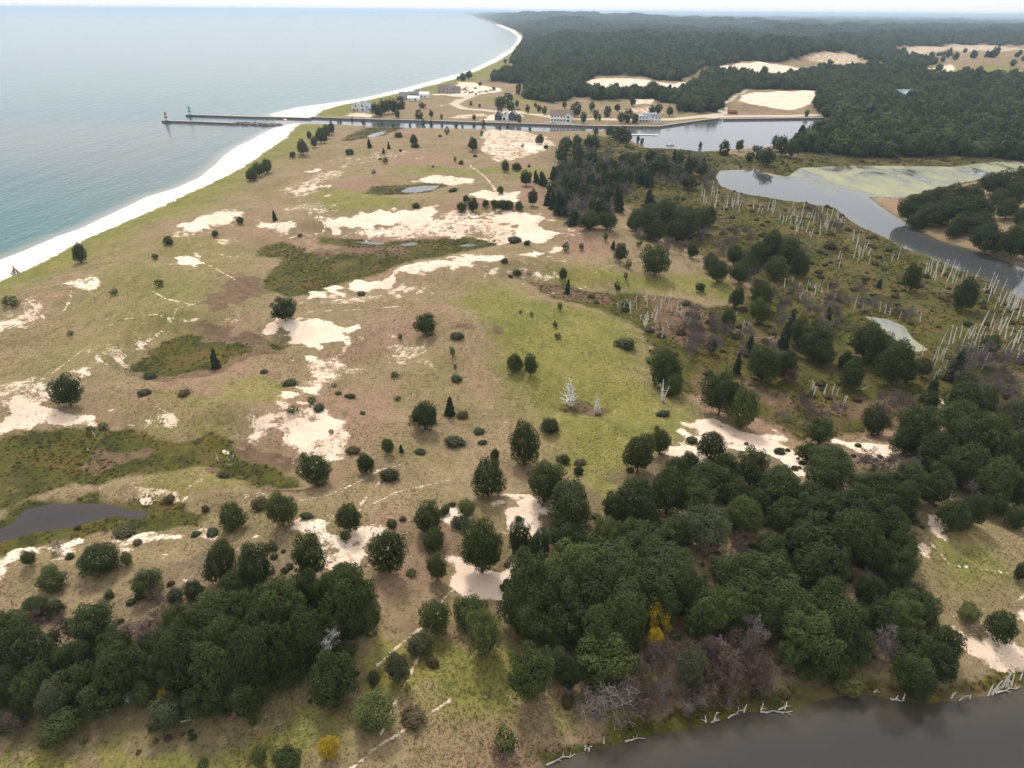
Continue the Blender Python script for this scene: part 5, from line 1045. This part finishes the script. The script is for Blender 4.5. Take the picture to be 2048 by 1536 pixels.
# ------------------------------------------------------------------ scattered stuff: far woods, sedge, dune grass
def scatter(name, P, S, meshes, label, cat, seed=0, tilt=0.0):
    g = np.random.default_rng(seed); n = len(P)
    me = bpy.data.meshes.new(name); me.vertices.add(n); me.vertices.foreach_set('co', np.asarray(P, np.float32).ravel())
    a = me.attributes.new('scl', 'FLOAT_VECTOR', 'POINT'); a.data.foreach_set('vector', np.asarray(S, np.float32).ravel())
    a = me.attributes.new('rot', 'FLOAT_VECTOR', 'POINT'); a.data.foreach_set('vector', np.stack([g.normal(0, tilt, n), g.normal(0, tilt, n), g.uniform(0, 6.28, n)], 1).astype(np.float32).ravel())
    a = me.attributes.new('pick', 'INT', 'POINT'); a.data.foreach_set('value', g.integers(0, len(meshes), n).astype(np.int32))
    ng = bpy.data.node_groups.new(name, 'GeometryNodeTree')
    ng.interface.new_socket('Geometry', in_out='INPUT', socket_type='NodeSocketGeometry'); ng.interface.new_socket('Geometry', in_out='OUTPUT', socket_type='NodeSocketGeometry')
    N, L = ng.nodes, ng.links
    gi, go = N.new('NodeGroupInput'), N.new('NodeGroupOutput')
    iop = N.new('GeometryNodeInstanceOnPoints'); jn = N.new('GeometryNodeJoinGeometry')
    iop.inputs['Pick Instance'].default_value = True
    for m in meshes:
        po = bpy.data.objects.new(name + '_form', m)
        oi = N.new('GeometryNodeObjectInfo'); oi.inputs['Object'].default_value = po; oi.inputs['As Instance'].default_value = True
        L.new(oi.outputs['Geometry'], jn.inputs[0])
    def at(nm, ty):
        q = N.new('GeometryNodeInputNamedAttribute'); q.data_type = ty; q.inputs[0].default_value = nm; return q.outputs[0]
    L.new(gi.outputs[0], iop.inputs['Points']); L.new(jn.outputs[0], iop.inputs['Instance'])
    L.new(at('scl', 'FLOAT_VECTOR'), iop.inputs['Scale']); L.new(at('rot', 'FLOAT_VECTOR'), iop.inputs['Rotation']); L.new(at('pick', 'INT'), iop.inputs['Instance Index'])
    L.new(iop.outputs[0], go.inputs[0])
    o = link(name, me); md = o.modifiers.new('scatter', 'NODES'); md.node_group = ng
    return tag(o, label, cat, None, 'stuff')
def gz(x, y):
    az = np.arctan2(x, y); r = np.hypot(x, y)
    c = np.clip((az - aa[0]) / (aa[1] - aa[0]), 0, NA - 1.001); i = c.astype(int); f = c - i
    k = np.clip(np.interp(r, rr, np.arange(NR)), 0, NR - 1.001); j = k.astype(int); h = k - j
    def bil(G): return (G[j, i] * (1 - f) + G[j, i + 1] * f) * (1 - h) + (G[j + 1, i] * (1 - f) + G[j + 1, i + 1] * f) * h
    return bil
def sample(n, r0, r1, seed, a=R(55), pw=1.0):
    g = np.random.default_rng(seed); u = g.random(n)
    r = (r0 ** (2 * pw) + u * (r1 ** (2 * pw) - r0 ** (2 * pw))) ** (1 / (2 * pw)); t = g.uniform(-a, a, n)
    return r * np.sin(t), r * np.cos(t), r, g
LM['wood'] = leaf_mat('forest_leaf', (.036, .058, .020), (.100, .135, .042), obvar=.6, yellow=(.15, .17, .05))
FARW = [crown_mesh('far_crown', 900 + i, 13, 30, .15, LM[k], 'round', .3, .5) for i, k in enumerate(['oak', 'wood', 'wood', 'oak', 'wood'])] + [conifer_mesh('far_crown', 920, LM['pine'], 9, .2, .8)]
x, y, r, g = sample(260000, 640, 6500, 31, R(44), .62)
b = gz(x, y)
keep = ((b(forest) > .45) | ((b(clear) > .5) & (b(sand) < .3) & (g.random(len(x)) < .012))) & (b(sd_lake) > 12) & (b(sd_riv) > 8)
x, y, r = x[keep], y[keep], r[keep]; z = gz(x, y)(HG)
sz = g.uniform(3.6, 6.2, len(x)) * (1 + .55 * sm((r - 1500) / 3000))
hz_ = sz * g.uniform(.85, 1.35, len(x))
scatter('far_forest', np.stack([x, y, z + hz_ * 1.05], 1), np.stack([sz, sz, hz_], 1), FARW, 'dense dark green forest covering the far dune hills', 'forest', 5)
x, y, r, g = sample(90000, 6000, 30000, 32, R(44), .4)
b = gz(x, y); keep = (b(forest) > .4) & (b(sd_lake) > 60); x, y, r = x[keep], y[keep], r[keep]; z = gz(x, y)(HG)
sz = g.uniform(14, 34, len(x)) * (1 + .6 * sm((r - 9000) / 9000)); hz_ = g.uniform(8, 15, len(x))
scatter('distant_woods', np.stack([x, y, z + hz_ * .6], 1), np.stack([sz, sz, hz_], 1), FARW[:4], 'distant hazy woods reaching the horizon', 'forest', 6)
def tuft_mesh(name, seed, n, mat, wid=.13, sp=1.5):
    g = np.random.default_rng(seed); V_, F_, T_ = [], [], []
    for i in range(n):
        a = g.uniform(0, 6.28); o = g.normal(0, .22, 2); ln = g.uniform(.6, 1.05); q = np.array([math.cos(a), math.sin(a), 0]); s = np.array([-q[1], q[0], 0]) * wid
        b0 = np.array([o[0], o[1], 0.]); t = b0 + q * sp * ln * g.uniform(.4, 1) + np.array([0, 0, ln])
        k = len(V_); V_ += [b0 - s, b0 + s, (b0 + t) / 2 + s * .8 + [0, 0, .12], t]; F_.append([k, k + 1, k + 2, k + 3]); c = g.random(); T_ += [c * .6, c * .6, c, c]
    return mesh_np(name, np.array(V_), np.array(F_), mat, dict(tint=np.array(T_)))
GRT = leaf_mat('dune_grass_blade', (.15, .118, .058), (.30, .225, .125), obvar=.5, yellow=(.19, .165, .062), trans=.4)
GRG = leaf_mat('green_grass_blade', (.115, .115, .034), (.225, .20, .062), obvar=.5, yellow=(.24, .20, .075), trans=.4)
SDG = leaf_mat('sedge_blade', (.042, .046, .012), (.150, .135, .030), obvar=.6, yellow=(.17, .10, .03), trans=.4)
TT = [tuft_mesh('tuft', 940 + i, 12, GRT) for i in range(3)]; TG = [tuft_mesh('tuft', 950 + i, 12, GRG) for i in range(3)]; TS = [tuft_mesh('tuft', 960 + i, 14, SDG, .13) for i in range(3)]
x, y, r, g = sample(330000, 60, 420, 41, R(54), .45)
b = gz(x, y); s_, w_, gr_, be_, ro_, sl_ = b(sand), b(wet), b(green), b(beach), b(road), b(wsd)
u = g.random(len(x)); keep = (u > s_ * 1.15) & (w_ < .5) & (be_ < .4) & (sl_ > 1.0) & (g.random(len(x)) < .35 + .65 * (w90(x * 3, y * 3) > -.2)) & (b(litter_shade) < 1.1) & (g.random(len(x)) > sm((r - 150) / 250))
x, y, r, gr_ = x[keep], y[keep], r[keep], gr_[keep]; z = gz(x, y)(HG)
sz = g.uniform(.11, .25, len(x)) * (1 + .6 * sm((r - 120) / 300))
sel = gr_ + g.normal(0, .25, len(x)) > .42
for nm, q, ms, lb in (('dune_grass', ~sel, TT, 'dry tan grass tufts over the dunes'), ('green_grass', sel, TG, 'yellow green grass tufts of the meadow and slopes')):
    scatter(nm, np.stack([x, y, z - .03], 1)[q], np.stack([sz, sz, sz * .75], 1)[q], ms, lb, 'grass', 7, .15)
x, y, r, g = sample(200000, 70, 760, 42, R(54), .55)
b = gz(x, y); keep = (b(wet) > .5) & (b(wsd) > .8) & (g.random(len(x)) < .25 + .75 * (w35(x * 1.6, y * 1.6) > -.1)); x, y, r = x[keep], y[keep], r[keep]; z = gz(x, y)(HG)
sz = g.uniform(.22, .60, len(x)) * (1 + .8 * sm((r - 150) / 400))
scatter('marsh_sedge', np.stack([x, y, z - .03], 1), np.stack([sz, sz, sz * .7], 1), TS, 'olive and rust sedge tufts covering the marshes', 'sedge', 8, .15)
SHB = [crown_mesh('bush', 970 + i, 10, 26, .2, LM[k], 'flat', .3, .5) for i, k in enumerate(['juniper', 'rust', 'ash', 'rust'])]
x, y, r, g = sample(9000, 200, 760, 43, R(50), .7)
b = gz(x, y); keep = (b(wet) > .6) & (b(wsd) > 2) & (x > 30) & (g.random(len(x)) < .5); x, y, r = x[keep], y[keep], r[keep]; z = gz(x, y)(HG); sz = g.uniform(.5, 1.7, len(x))
scatter('marsh_scrub', np.stack([x, y, z + sz * .25], 1), np.stack([sz, sz, sz * .7], 1), SHB, 'low mixed scrub between the marsh trees', 'scrub', 9)
x, y, r, g = sample(2600, 70, 260, 44, R(54), .7)
b = gz(x, y); keep = (b(litter_shade) > .85) & (b(wsd) > 2); x, y, r = x[keep], y[keep], r[keep]; z = gz(x, y)(HG); sz = g.uniform(.3, 1.0, len(x))
scatter('grove_undergrowth', np.stack([x, y, z + sz * .25], 1), np.stack([sz, sz, sz * .8], 1), SHB, 'low undergrowth on the floor of the groves', 'undergrowth', 10)

# ------------------------------------------------------------------ built things beyond the channel
MAT = dict(white=plain('white_paint', (.78, .77, .74), .7, .3, .05), navy=plain('navy_cladding', (.045, .055, .085), .6, .3, .15), greyroof=plain('grey_shingle', (.21, .20, .205), .9, .15, .2), brownroof=plain('brown_shingle', (.22, .165, .14), .9, .15, .2), blueroof=plain('blue_grey_roof', (.30, .36, .42), .7, .3, .15),
           greywall=plain('weathered_shingle', (.33, .30, .28), .9, .15, .2), glass=plain('window_glass', (.04, .05, .06), .12, .6, .2), concrete=plain('concrete', (.40, .37, .33), .9, .2, .2), steel=plain('rusty_sheet_pile', (.15, .125, .11), .85, .25, .3), red=plain('red_paint', (.50, .055, .04), .5, .4, .1), green=plain('green_paint', (.03, .32, .20), .5, .4, .1), rust=plain('rust_roof', (.20, .075, .05), .85, .2, .2), stone=plain('riprap_stone', (.20, .18, .165), .95, .15, .35), tyre=plain('tyre', (.02, .02, .02), .9, .2, .2), silver=plain('silver_paint', (.5, .5, .52), .35, .5, .05), black=plain('black_paint', (.03, .03, .035), .35, .5, .1), orange=plain('orange_paint', (.55, .20, .04), .6, .3, .1), wood=plain('driftwood', (.28, .23, .19), .95, .1, .25), deck=plain('deck_board', (.42, .38, .33), .9, .2, .15))
def part(name, polys, mat, parent, bev=0):
    """polys: list of (verts, faces)"""
    V_, F_ = [], []
    for v, f in polys:
        k = len(V_); V_ += [tuple(p) for p in v]; F_ += [[i + k for i in q] for q in f]
    me = bpy.data.meshes.new(name); me.from_pydata(V_, [], F_); me.materials.append(MAT[mat] if isinstance(mat, str) else mat)
    return link(name, me, parent)
def box(x0, x1, y0, y1, z0, z1):
    return ([(x0, y0, z0), (x1, y0, z0), (x1, y1, z0), (x0, y1, z0), (x0, y0, z1), (x1, y0, z1), (x1, y1, z1), (x0, y1, z1)], [[0, 3, 2, 1], [4, 5, 6, 7], [0, 1, 5, 4], [1, 2, 6, 5], [2, 3, 7, 6], [3, 0, 4, 7]])
def gable(x0, x1, y0, y1, z, h, axis='x', ov=.5, th=.22):
    """roof of two slopes with thickness; ridge along axis"""
    out = []
    if axis == 'x':
        ym = (y0 + y1) / 2; x0 -= ov; x1 += ov; s = h / ((y1 - y0) / 2)
        for ya, yb in ((y0 - ov, ym), (y1 + ov, ym)):
            za = z - ov * s
            out.append(([(x0, ya, za), (x1, ya, za), (x1, yb, z + h), (x0, yb, z + h), (x0, ya, za + th), (x1, ya, za + th), (x1, yb, z + h + th), (x0, yb, z + h + th)], [[0, 3, 2, 1], [4, 5, 6, 7], [0, 1, 5, 4], [1, 2, 6, 5], [2, 3, 7, 6], [3, 0, 4, 7]]))
    else:
        xm = (x0 + x1) / 2; y0 -= ov; y1 += ov; s = h / ((x1 - x0) / 2)
        for xa, xb in ((x0 - ov, xm), (x1 + ov, xm)):
            za = z - ov * s
            out.append(([(xa, y0, za), (xa, y1, za), (xb, y1, z + h), (xb, y0, z + h), (xa, y0, za + th), (xa, y1, za + th), (xb, y1, z + h + th), (xb, y0, z + h + th)], [[0, 3, 2, 1], [4, 5, 6, 7], [0, 1, 5, 4], [1, 2, 6, 5], [2, 3, 7, 6], [3, 0, 4, 7]]))
    return out
def gwall(x0, x1, y0, y1, z0, z, h, axis):
    b_ = box(x0, x1, y0, y1, z0, z)
    if axis == 'x':
        ym = (y0 + y1) / 2; g_ = ([(x0, y0, z), (x0, y1, z), (x0, ym, z + h), (x1, y0, z), (x1, y1, z), (x1, ym, z + h)], [[0, 2, 1], [3, 4, 5], [0, 3, 5, 2], [1, 2, 5, 4]])
    else:
        xm = (x0 + x1) / 2; g_ = ([(x0, y0, z), (x1, y0, z), (xm, y0, z + h), (x0, y1, z), (x1, y1, z), (xm, y1, z + h)], [[0, 1, 2], [3, 5, 4], [0, 2, 5, 3], [1, 4, 5, 2]])
    return [b_, g_]
def hip(x0, x1, y0, y1, z, h, ov=.6):
    x0 -= ov; x1 += ov; y0 -= ov; y1 += ov; ym = (y0 + y1) / 2; i = (y1 - y0) / 2
    return [([(x0, y0, z), (x1, y0, z), (x1, y1, z), (x0, y1, z), (x0 + i, ym, z + h), (x1 - i, ym, z + h)], [[0, 3, 2, 1], [0, 1, 5, 4], [1, 2, 5], [2, 3, 4, 5], [3, 0, 4]])]
def window(t, x, z, w, h, y, frame='white'):
    f = part('window', [box(x - w / 2 - .12, x + w / 2 + .12, y - .07, y + .05, z - .12, z + h + .12)], frame, t)
    part('pane', [box(x - w / 2, x + w / 2, y - .11, y - .075, z, z + h)], 'glass', f)
ba, bb_ = hit(966, 246), hit(1195, 253); BRZ = math.atan2(bb_[1] - ba[1], bb_[0] - ba[0])
def house(px, py, label, blocks, wins=(), rz=None, extra=None, name='house'):
    """blocks: (x0,x1,y0,y1,wall height,roof height,roof kind,wall mat,roof mat)"""
    x, y, z = hit(px, py); t = empty(name, (x, y, z - .1), BRZ if rz is None else rz)
    for (x0, x1, y0, y1, h, rh, k, wm, rm) in blocks:
        if k in 'xy':
            part('wall', gwall(x0, x1, y0, y1, -1, h, rh - .02, k), wm, t); part('roof', gable(x0, x1, y0, y1, h, rh, k), rm, t)
        elif k == 'h':
            part('wall', [box(x0, x1, y0, y1, -1, h)], wm, t); part('roof', hip(x0, x1, y0, y1, h + .01, rh), rm, t)
        else:
            part('wall', [box(x0, x1, y0, y1, -1, h)], wm, t); part('roof', [box(x0 - .4, x1 + .4, y0 - .4, y1 + .4, h + .01, h + rh)], rm, t)
    for wd in wins: window(t, *wd)
    for nm, p, m in (extra or []): part(nm, p, m, t)
    return tag(t, label, 'shed' if name == 'shed' else 'house')
house(1009, 241, 'dark navy house of two gabled wings with a tall white chimney', [(-10, -3.5, 0, 12, 4.6, 4.2, 'y', 'navy', 'greyroof'), (-2.6, 2.2, -1, 8, 3.6, 3.6, 'y', 'white', 'greyroof'), (3.2, 11.5, 1, 13, 4.8, 4.2, 'y', 'navy', 'greyroof')],
      [(-6.7, .6, 2.2, 2.4, 0), (-6.7, 4.6, 1.6, 1.8, 0), (-.2, .4, 2.4, 2.6, -1), (6, .6, 1.6, 2.2, 1), (9, .6, 1.6, 2.2, 1), (7.4, 5.0, 1.8, 1.8, 1)], extra=[('chimney', [box(2.0, 4.2, -2.2, -.2, -1, 9.5)], 'white'), ('terrace', [box(-14, 13, -6, -2.3, -1.5, .25)], 'concrete'), ('door', [box(-4.9, -3.9, -.1, -.02, 0, 2.2)], 'black')])
W2 = [(-9 + 3.0 * i, z_, 1.2, 1.5, 0) for i in range(7) for z_ in (.9, 4.3)]
house(1122, 244, 'white two storey house with a broad brown grey roof', [(-11, 11, 0, 11, 6.4, 4.2, 'x', 'white', 'brownroof'), (4.2, 10.2, -1.6, 4, 6.6, 2.6, 'y', 'white', 'brownroof')], [w for w in W2 if w[0] < 3.5] + [(7.2, .8, 3, 1.9, -1.6), (7.2, 4.2, 2.2, 1.9, -1.6)], extra=[('porch', [box(-11, 3.8, -3, -.2, -1, .4), box(-11, 3.8, -3, -.2, 3.1, 3.35)] + [box(-11 + 2.8 * i, -10.75 + 2.8 * i, -2.95, -2.7, .41, 3.09) for i in range(6)], 'white'), ('retaining_wall', [box(-16, 14, -7, -6.6, -1.4, .7)], 'white'), ('chimney', [box(-4, -2.6, 5.5, 6.8, 6, 12)], 'concrete')])
house(1299, 245, 'white house with low pale roofs above a walled lawn', [(-11, 1, 0, 9, 5.6, .5, 'f', 'white', 'blueroof'), (1.2, 11.5, -1, 9, 6.6, .5, 'f', 'white', 'greyroof'), (-7, 6, 2, 8, 8.0, .4, 'f', 'white', 'blueroof')], [(-9 + 3.0 * i, z_, 1.2, 1.3, 0) for i in range(3) for z_ in (.8, 3.7)] + [(3 + 3.2 * i, z_, 1.3, 1.4, -1) for i in range(3) for z_ in (.8, 4.3)], extra=[('retaining_wall', [box(-15, 17, -8, -7.6, -1.4, .6)], 'concrete'), ('porch', [box(-11, 0.8, -2.6, -.2, 2.9, 3.1)] + [box(-11 + 2.3 * i, -10.8 + 2.3 * i, -2.5, -2.3, -1, 2.89) for i in range(6)], 'white')])
house(724, 222, 'white beach house with several blue grey gables', [(-12, -2, 0, 9, 5.2, 3.6, 'y', 'white', 'blueroof'), (-1.6, 5, -2, 9, 5.6, 4.0, 'y', 'white', 'blueroof'), (5.4, 13, 1, 9, 4.6, 3.0, 'x', 'white', 'blueroof')], [(-9, .8, 1.6, 1.8, 0), (-5, .8, 1.6, 1.8, 0), (-7, 4.2, 1.8, 1.8, 0), (1.6, .8, 3, 1.8, -2), (1.6, 4.4, 2.2, 1.8, -2), (8, .8, 1.6, 1.6, 1), (11, .8, 1.6, 1.6, 1)], extra=[('deck', [box(-13, 12, -6, -2.3, -1, .2)], 'deck')])
house(809, 200, 'grey shingled house with a steep roof behind the tree clump', [(-7, 6, 0, 10, 4.2, 4.4, 'x', 'greywall', 'greyroof')], [(-4, .8, 1.5, 1.7, 0), (0, .8, 1.5, 1.7, 0), (3.6, .8, 1.5, 1.7, 0)])
house(833, 195, 'grey roofed house behind a low white one', [(-7, 7, 0, 10, 4.6, 4.4, 'h', 'greywall', 'greyroof')], [(-4, .9, 1.5, 1.7, 0), (0, .9, 1.5, 1.7, 0), (4, .9, 1.5, 1.7, 0)])
house(826, 202, 'low white garage house with a pale roof', [(-7, 7, 0, 8, 3.4, 2.2, 'x', 'white', 'white')], [(-4, .7, 1.6, 1.4, 0), (3, .7, 2.4, 2.0, 0)])
house(848, 196, 'small white house beside a dark hedge', [(-6, 6, 0, 8, 4.4, 2.6, 'x', 'white', 'white')], [(-3, .8, 1.6, 1.6, 0), (1, .8, 1.6, 1.6, 0)])
house(897, 187, 'large grey stone house with stepped gables beside the building site', [(-15, -4, 0, 11, 5.2, 5.0, 'x', 'greywall', 'brownroof'), (-3.8, 6, -2, 11, 7.8, 4.6, 'y', 'greywall', 'greyroof'), (6.3, 15, 0, 9, 5.0, 4.0, 'x', 'greywall', 'brownroof')], [(-12, .9, 1.6, 1.9, 0), (-8, .9, 1.6, 1.9, 0), (-1, .9, 1.8, 2.0, -2), (3, .9, 1.8, 2.0, -2), (-1, 4.6, 1.8, 2.0, -2), (3, 4.6, 1.8, 2.0, -2), (9, .9, 1.6, 1.8, 0), (12.4, .9, 1.6, 1.8, 0)])
house(1465, 228, 'low rust red shed beside the bay road', [(-5, 5, 0, 5, 2.2, 1.6, 'x', 'rust', 'rust')], [], name='shed', extra=[('door', [box(-1, 1, -.08, -.02, -.5, 1.9)], 'black')])
house(1809, 205, 'pale roofed house half hidden in the dense forest', [(-12, 12, 0, 12, 10, 4.5, 'x', 'greywall', 'blueroof'), (-4, 4, -6, 4, 9, 4, 'y', 'greywall', 'blueroof')], [(0, 6, 2, 2, -6), (-8, 6, 2, 2, 0), (8, 6, 2, 2, 0)])

# piers, seawalls and lights
def wall_strip(name, pts, w, top, bot, label, cat, capmat='concrete', bodymat='steel'):
    P = np.array(pts); t = empty(name, (P[0][0], P[0][1], 0)); P = P - P[0]
    n = len(P); T = np.gradient(P, axis=0); T /= np.linalg.norm(T, axis=1, keepdims=True); Nn = np.stack([-T[:, 1], T[:, 0]], 1)
    for nm, hw, za, zb, m in (('wall', w / 2, bot, top - .3, bodymat), ('cap', w / 2 + .15, top - .3, top, capmat)):
        V_ = []; F_ = []
        for i in range(n):
            a, b = P[i] + Nn[i] * hw, P[i] - Nn[i] * hw
            V_ += [(a[0], a[1], za), (b[0], b[1], za), (b[0], b[1], zb), (a[0], a[1], zb)]
            if i: k = 4 * i; F_ += [[k - 4 + j, k - 4 + (j + 1) % 4, k + (j + 1) % 4, k + j] for j in range(4)]
        F_ += [[0, 1, 2, 3], [4 * n - 1, 4 * n - 2, 4 * n - 3, 4 * n - 4]]
        part(nm, [(V_, F_)], m, t)
    return tag(t, label, cat)
def flatl(L, z=0.0): return [tuple(p) for p in flat(L, z)]
wall_strip('pier', flatl([(325, 242), (400, 244), (474, 247)], 1), 3.6, 1.7, -2, 'dark straight pier ending at the red and white light', 'pier')
wall_strip('pier', flatl([(373, 230), (440, 232), (500, 234), (575, 235.5), (622, 237)], 1), 3.6, 1.7, -2, 'dark long pier ending at the green light', 'pier')
wall_strip('seawall', flatl([(622, 237)] + [(a, b + .8) for a, b in RIV_N[1:10]]), 2.4, 1.8, -2, 'long seawall along the far bank of the channel', 'seawall')
wall_strip('seawall', flatl([(a, b + .8) for a, b in RIV_N[10:13]]), 2.4, 1.8, -2, 'straight seawall below the green bank of the bay', 'seawall')
def frustum(r0, r1, z0, z1, n=12):
    v = [(r0 * math.cos(6.2832 * i / n), r0 * math.sin(6.2832 * i / n), z0) for i in range(n)] + [(r1 * math.cos(6.2832 * i / n), r1 * math.sin(6.2832 * i / n), z1) for i in range(n)]
    return (v, [[i, (i + 1) % n, n + (i + 1) % n, n + i] for i in range(n)] + [list(range(n))[::-1], list(range(n, 2 * n))])
def light_tower(px, py, col, label):
    p = flat([(px, py)], 1.7)[0]; t = empty('pier_light', (p[0], p[1], 1.7)); t.scale = (1.15, 1.15, 1.15)
    part('base', [frustum(1.5, 1.4, 0, .8)], 'concrete', t); part('tower', [frustum(1.15, .95, .8, 5.2)], 'white', t); part('band', [frustum(1.2, 1.1, 2.2, 3.8)], col, t)
    part('gallery', [frustum(1.6, 1.6, 5.2, 5.45)], col, t); ln = part('lantern', [frustum(.7, .7, 5.45, 6.6)], 'glass', t); part('lantern_roof', [frustum(.95, .1, 6.6, 7.4)], col, t)
    return tag(t, label, 'light tower')
light_tower(333, 241.5, 'red', 'white light tower with a red band on the pier end'); light_tower(380, 229.5, 'green', 'white and green light tower on the long pier end')
g = np.random.default_rng(77); L = flat([(474, 247), (520, 249), (562, 251)], .5); RV, RFc = [], []
for i in range(260):
    u = g.uniform(0, 2); k = int(u); c = L[k] * (1 - u + k) + L[k + 1] * (u - k) + g.normal(0, 2.4, 2); s = g.uniform(.5, 1.3); b0 = len(RV)
    v, f = box(-1, 1, -1, 1, -1, 1); v = np.array(v) * g.uniform(.6, 1.2, (8, 3)) * s + [c[0], c[1], g.uniform(-.2, .9)]
    RV += [tuple(q) for q in v]; RFc += [[j + b0 for j in q] for q in f]
me = bpy.data.meshes.new('riprap'); me.from_pydata(RV, [], RFc); me.materials.append(MAT['stone'])
tag(link('riprap', me), 'heap of dark boulders between pier and beach', 'boulders', None, 'stuff')
# dock, boat
p0, p1 = flat([(1258, 268.5), (1316, 270)], .5); ln = math.dist(p0, p1); t = empty('floating_dock', (p0[0], p0[1], 0), math.atan2(p1[1] - p0[1], p1[0] - p0[0]))
part('deck', [box(0, ln, -1.4, 1.4, .25, .55)], 'white', t); part('float', [box(i * ln / 5 + .5, (i + 1) * ln / 5 - .5, -1.2, 1.2, -.3, .24) for i in range(5)], 'concrete', t)
for i in range(4): part('pile', [([(q[0] + ln * (i + .5) / 4, q[1] + 1.6, q[2]) for q in frustum(.16, .16, -2, 2.2, 8)[0]], frustum(.16, .16, -2, 2.2, 8)[1])], 'wood', t)
tag(t, 'long white floating dock reaching into the bay', 'dock')
p0 = flat([(1342, 290)], .3)[0]; t = empty('motor_boat', (p0[0], p0[1], 0), .1)
hull = [(-3.2, -1.1, .9), (-3.2, 1.1, .9), (1.5, 1.15, 1.0), (3.6, 0, 1.15), (1.5, -1.15, 1.0), (-3.0, -.8, -.2), (-3.0, .8, -.2), (1.2, .7, -.2), (2.9, 0, -.1), (1.2, -.7, -.2)]
part('hull', [(hull, [[0, 4, 3, 2, 1], [5, 6, 7, 8, 9], [0, 1, 6, 5], [1, 2, 7, 6], [2, 3, 8, 7], [3, 4, 9, 8], [4, 0, 5, 9]])], 'white', t)
part('canopy', [box(-1.4, .9, -.9, .9, 1.9, 2.0)] + [box(a - .05, a + .05, b - .05, b + .05, .9, 1.89) for a in (-1.3, .8) for b in (-.85, .85)], 'blueroof', t); part('windscreen', [box(.8, 1.0, -.8, .8, 1.02, 1.5)], 'glass', t); part('motor', [box(-3.7, -3.25, -.3, .3, .2, 1.3)], 'black', t)
tag(t, 'small white motor boat moored on the grey bay', 'boat')
# vehicles
def car(px, py, mat, label, rz=0., s=1., group=None, van=False):
    x, y, z = hit(px, py); t = empty('parked_van' if van else 'parked_car', (x, y, z), rz); t.scale = (s, s, s)
    hb = 1.0
    part('body', [([(-2.2, -.9, .35), (2.2, -.9, .35), (2.2, .9, .35), (-2.2, .9, .35), (-2.15, -.86, hb), (2.1, -.86, hb - .15), (2.1, .86, hb - .15), (-2.15, .86, hb)], box(0, 1, 0, 1, 0, 1)[1])], mat, t)
    zt = 2.1 if van else 1.5
    part('cabin', [([(-2.0, -.82, hb), (1.0, -.82, hb - .05), (1.0, .82, hb - .05), (-2.0, .82, hb), (-1.7, -.7, zt), (.4, -.7, zt), (.4, .7, zt), (-1.7, .7, zt)], box(0, 1, 0, 1, 0, 1)[1])], mat if van else 'glass', t)
    part('roof', [box(-1.68, .38, -.68, .68, zt + .005, zt + .05)], mat, t)
    for a in (-1.35, 1.35):
        for b in (-.9, .9):
            v, f = frustum(.34, .34, -.11, .11, 10); part('wheel', [([(a + q[0], b + q[2], .34 + q[1]) for q in v], f)], 'tyre', t)
    return tag(t, label, 'van' if van else 'car', group)
g = np.random.default_rng(5)
for i, (px, py) in enumerate([(916, 182.5), (925, 181), (934, 183), (945, 185), (951, 177.5), (958, 186), (964, 184.5), (941, 187), (973, 184), (982, 181.5), (930, 186), (952, 189)]):
    car(px, py, ['black', 'silver', 'white', 'black'][i % 4], ['black', 'silver', 'white', 'black'][i % 4] + ' vehicle parked on the sandy building site', g.uniform(0, 6.28), 1.25, 'vehicles of the building site')
car(1037, 221, 'red', 'red car parked behind the navy house', .4, 1.3); car(1453, 195, 'white', 'white van parked on the road by the pale sand lot', 1.2, 1.4, None, True); car(1107, 246, 'white', 'white car beside the white two storey house', .2, 1.2)
x, y, z = hit(930, 179.5); t = empty('excavator', (x, y, z), .2)
part('track', [box(-2.4, 2.4, -1.6, -.9, 0, .9), box(-2.4, 2.4, .9, 1.6, 0, .9)], 'black', t); part('body', [box(-2.2, 1.4, -1.4, 1.4, 1.0, 2.4)], 'orange', t); part('cab', [box(.2, 1.5, -1.3, -.1, 2.41, 3.6)], 'glass', t)
part('boom', [([(1.2, .2, 1.6), (4.4, .2, 4.4), (4.4, .6, 4.4), (1.2, .6, 1.6), (1.2, .2, 2.1), (4.4, .2, 4.9), (4.4, .6, 4.9), (1.2, .6, 2.1)], box(0, 1, 0, 1, 0, 1)[1]), box(4.3, 4.75, .2, .6, 1.4, 4.7)], 'orange', t); part('bucket', [box(3.9, 4.9, -.1, .9, .5, 1.39)], 'black', t)
tag(t, 'orange excavator on the sandy building site', 'excavator')
# driftwood shelter on the beach
x, y, z = hit(31, 548); t = empty('driftwood_shelter', (x, y, z))
g = np.random.default_rng(15)
for i in range(16):
    a = 6.283 * i / 16 + g.normal(0, .1); rb = g.uniform(1.5, 1.9); v, f = tubes([(np.array([rb * math.cos(a), rb * math.sin(a), -.05]), np.array([-.25 * math.cos(a), -.25 * math.sin(a), g.uniform(2.7, 3.6)]), .13, .07)], 6)
    link('log', mesh_np('log', v, f, MAT['wood']), t)
tag(t, 'grey driftwood tepee standing on the pale beach', 'shelter')

# ------------------------------------------------------------------ haze
m = bpy.data.materials.new('haze_air'); m.use_nodes = True; nt = m.node_tree; nt.nodes.clear()
pv = nt.nodes.new('ShaderNodeVolumePrincipled'); pv.inputs['Color'].default_value = (.66, .83, 1.0, 1); pv.inputs['Density'].default_value = 0.00008; pv.inputs['Anisotropy'].default_value = 0.45
out = nt.nodes.new('ShaderNodeOutputMaterial'); nt.links.new(pv.outputs[0], out.inputs['Volume'])
V_, F_ = box(-95000, 95000, -3000, 95000, -4, 118)
me = bpy.data.meshes.new('haze'); me.from_pydata(V_, [], F_); me.materials.append(m)
tag(link('haze', me), 'pale blue haze over lake and forest', 'haze', None, 'stuff')
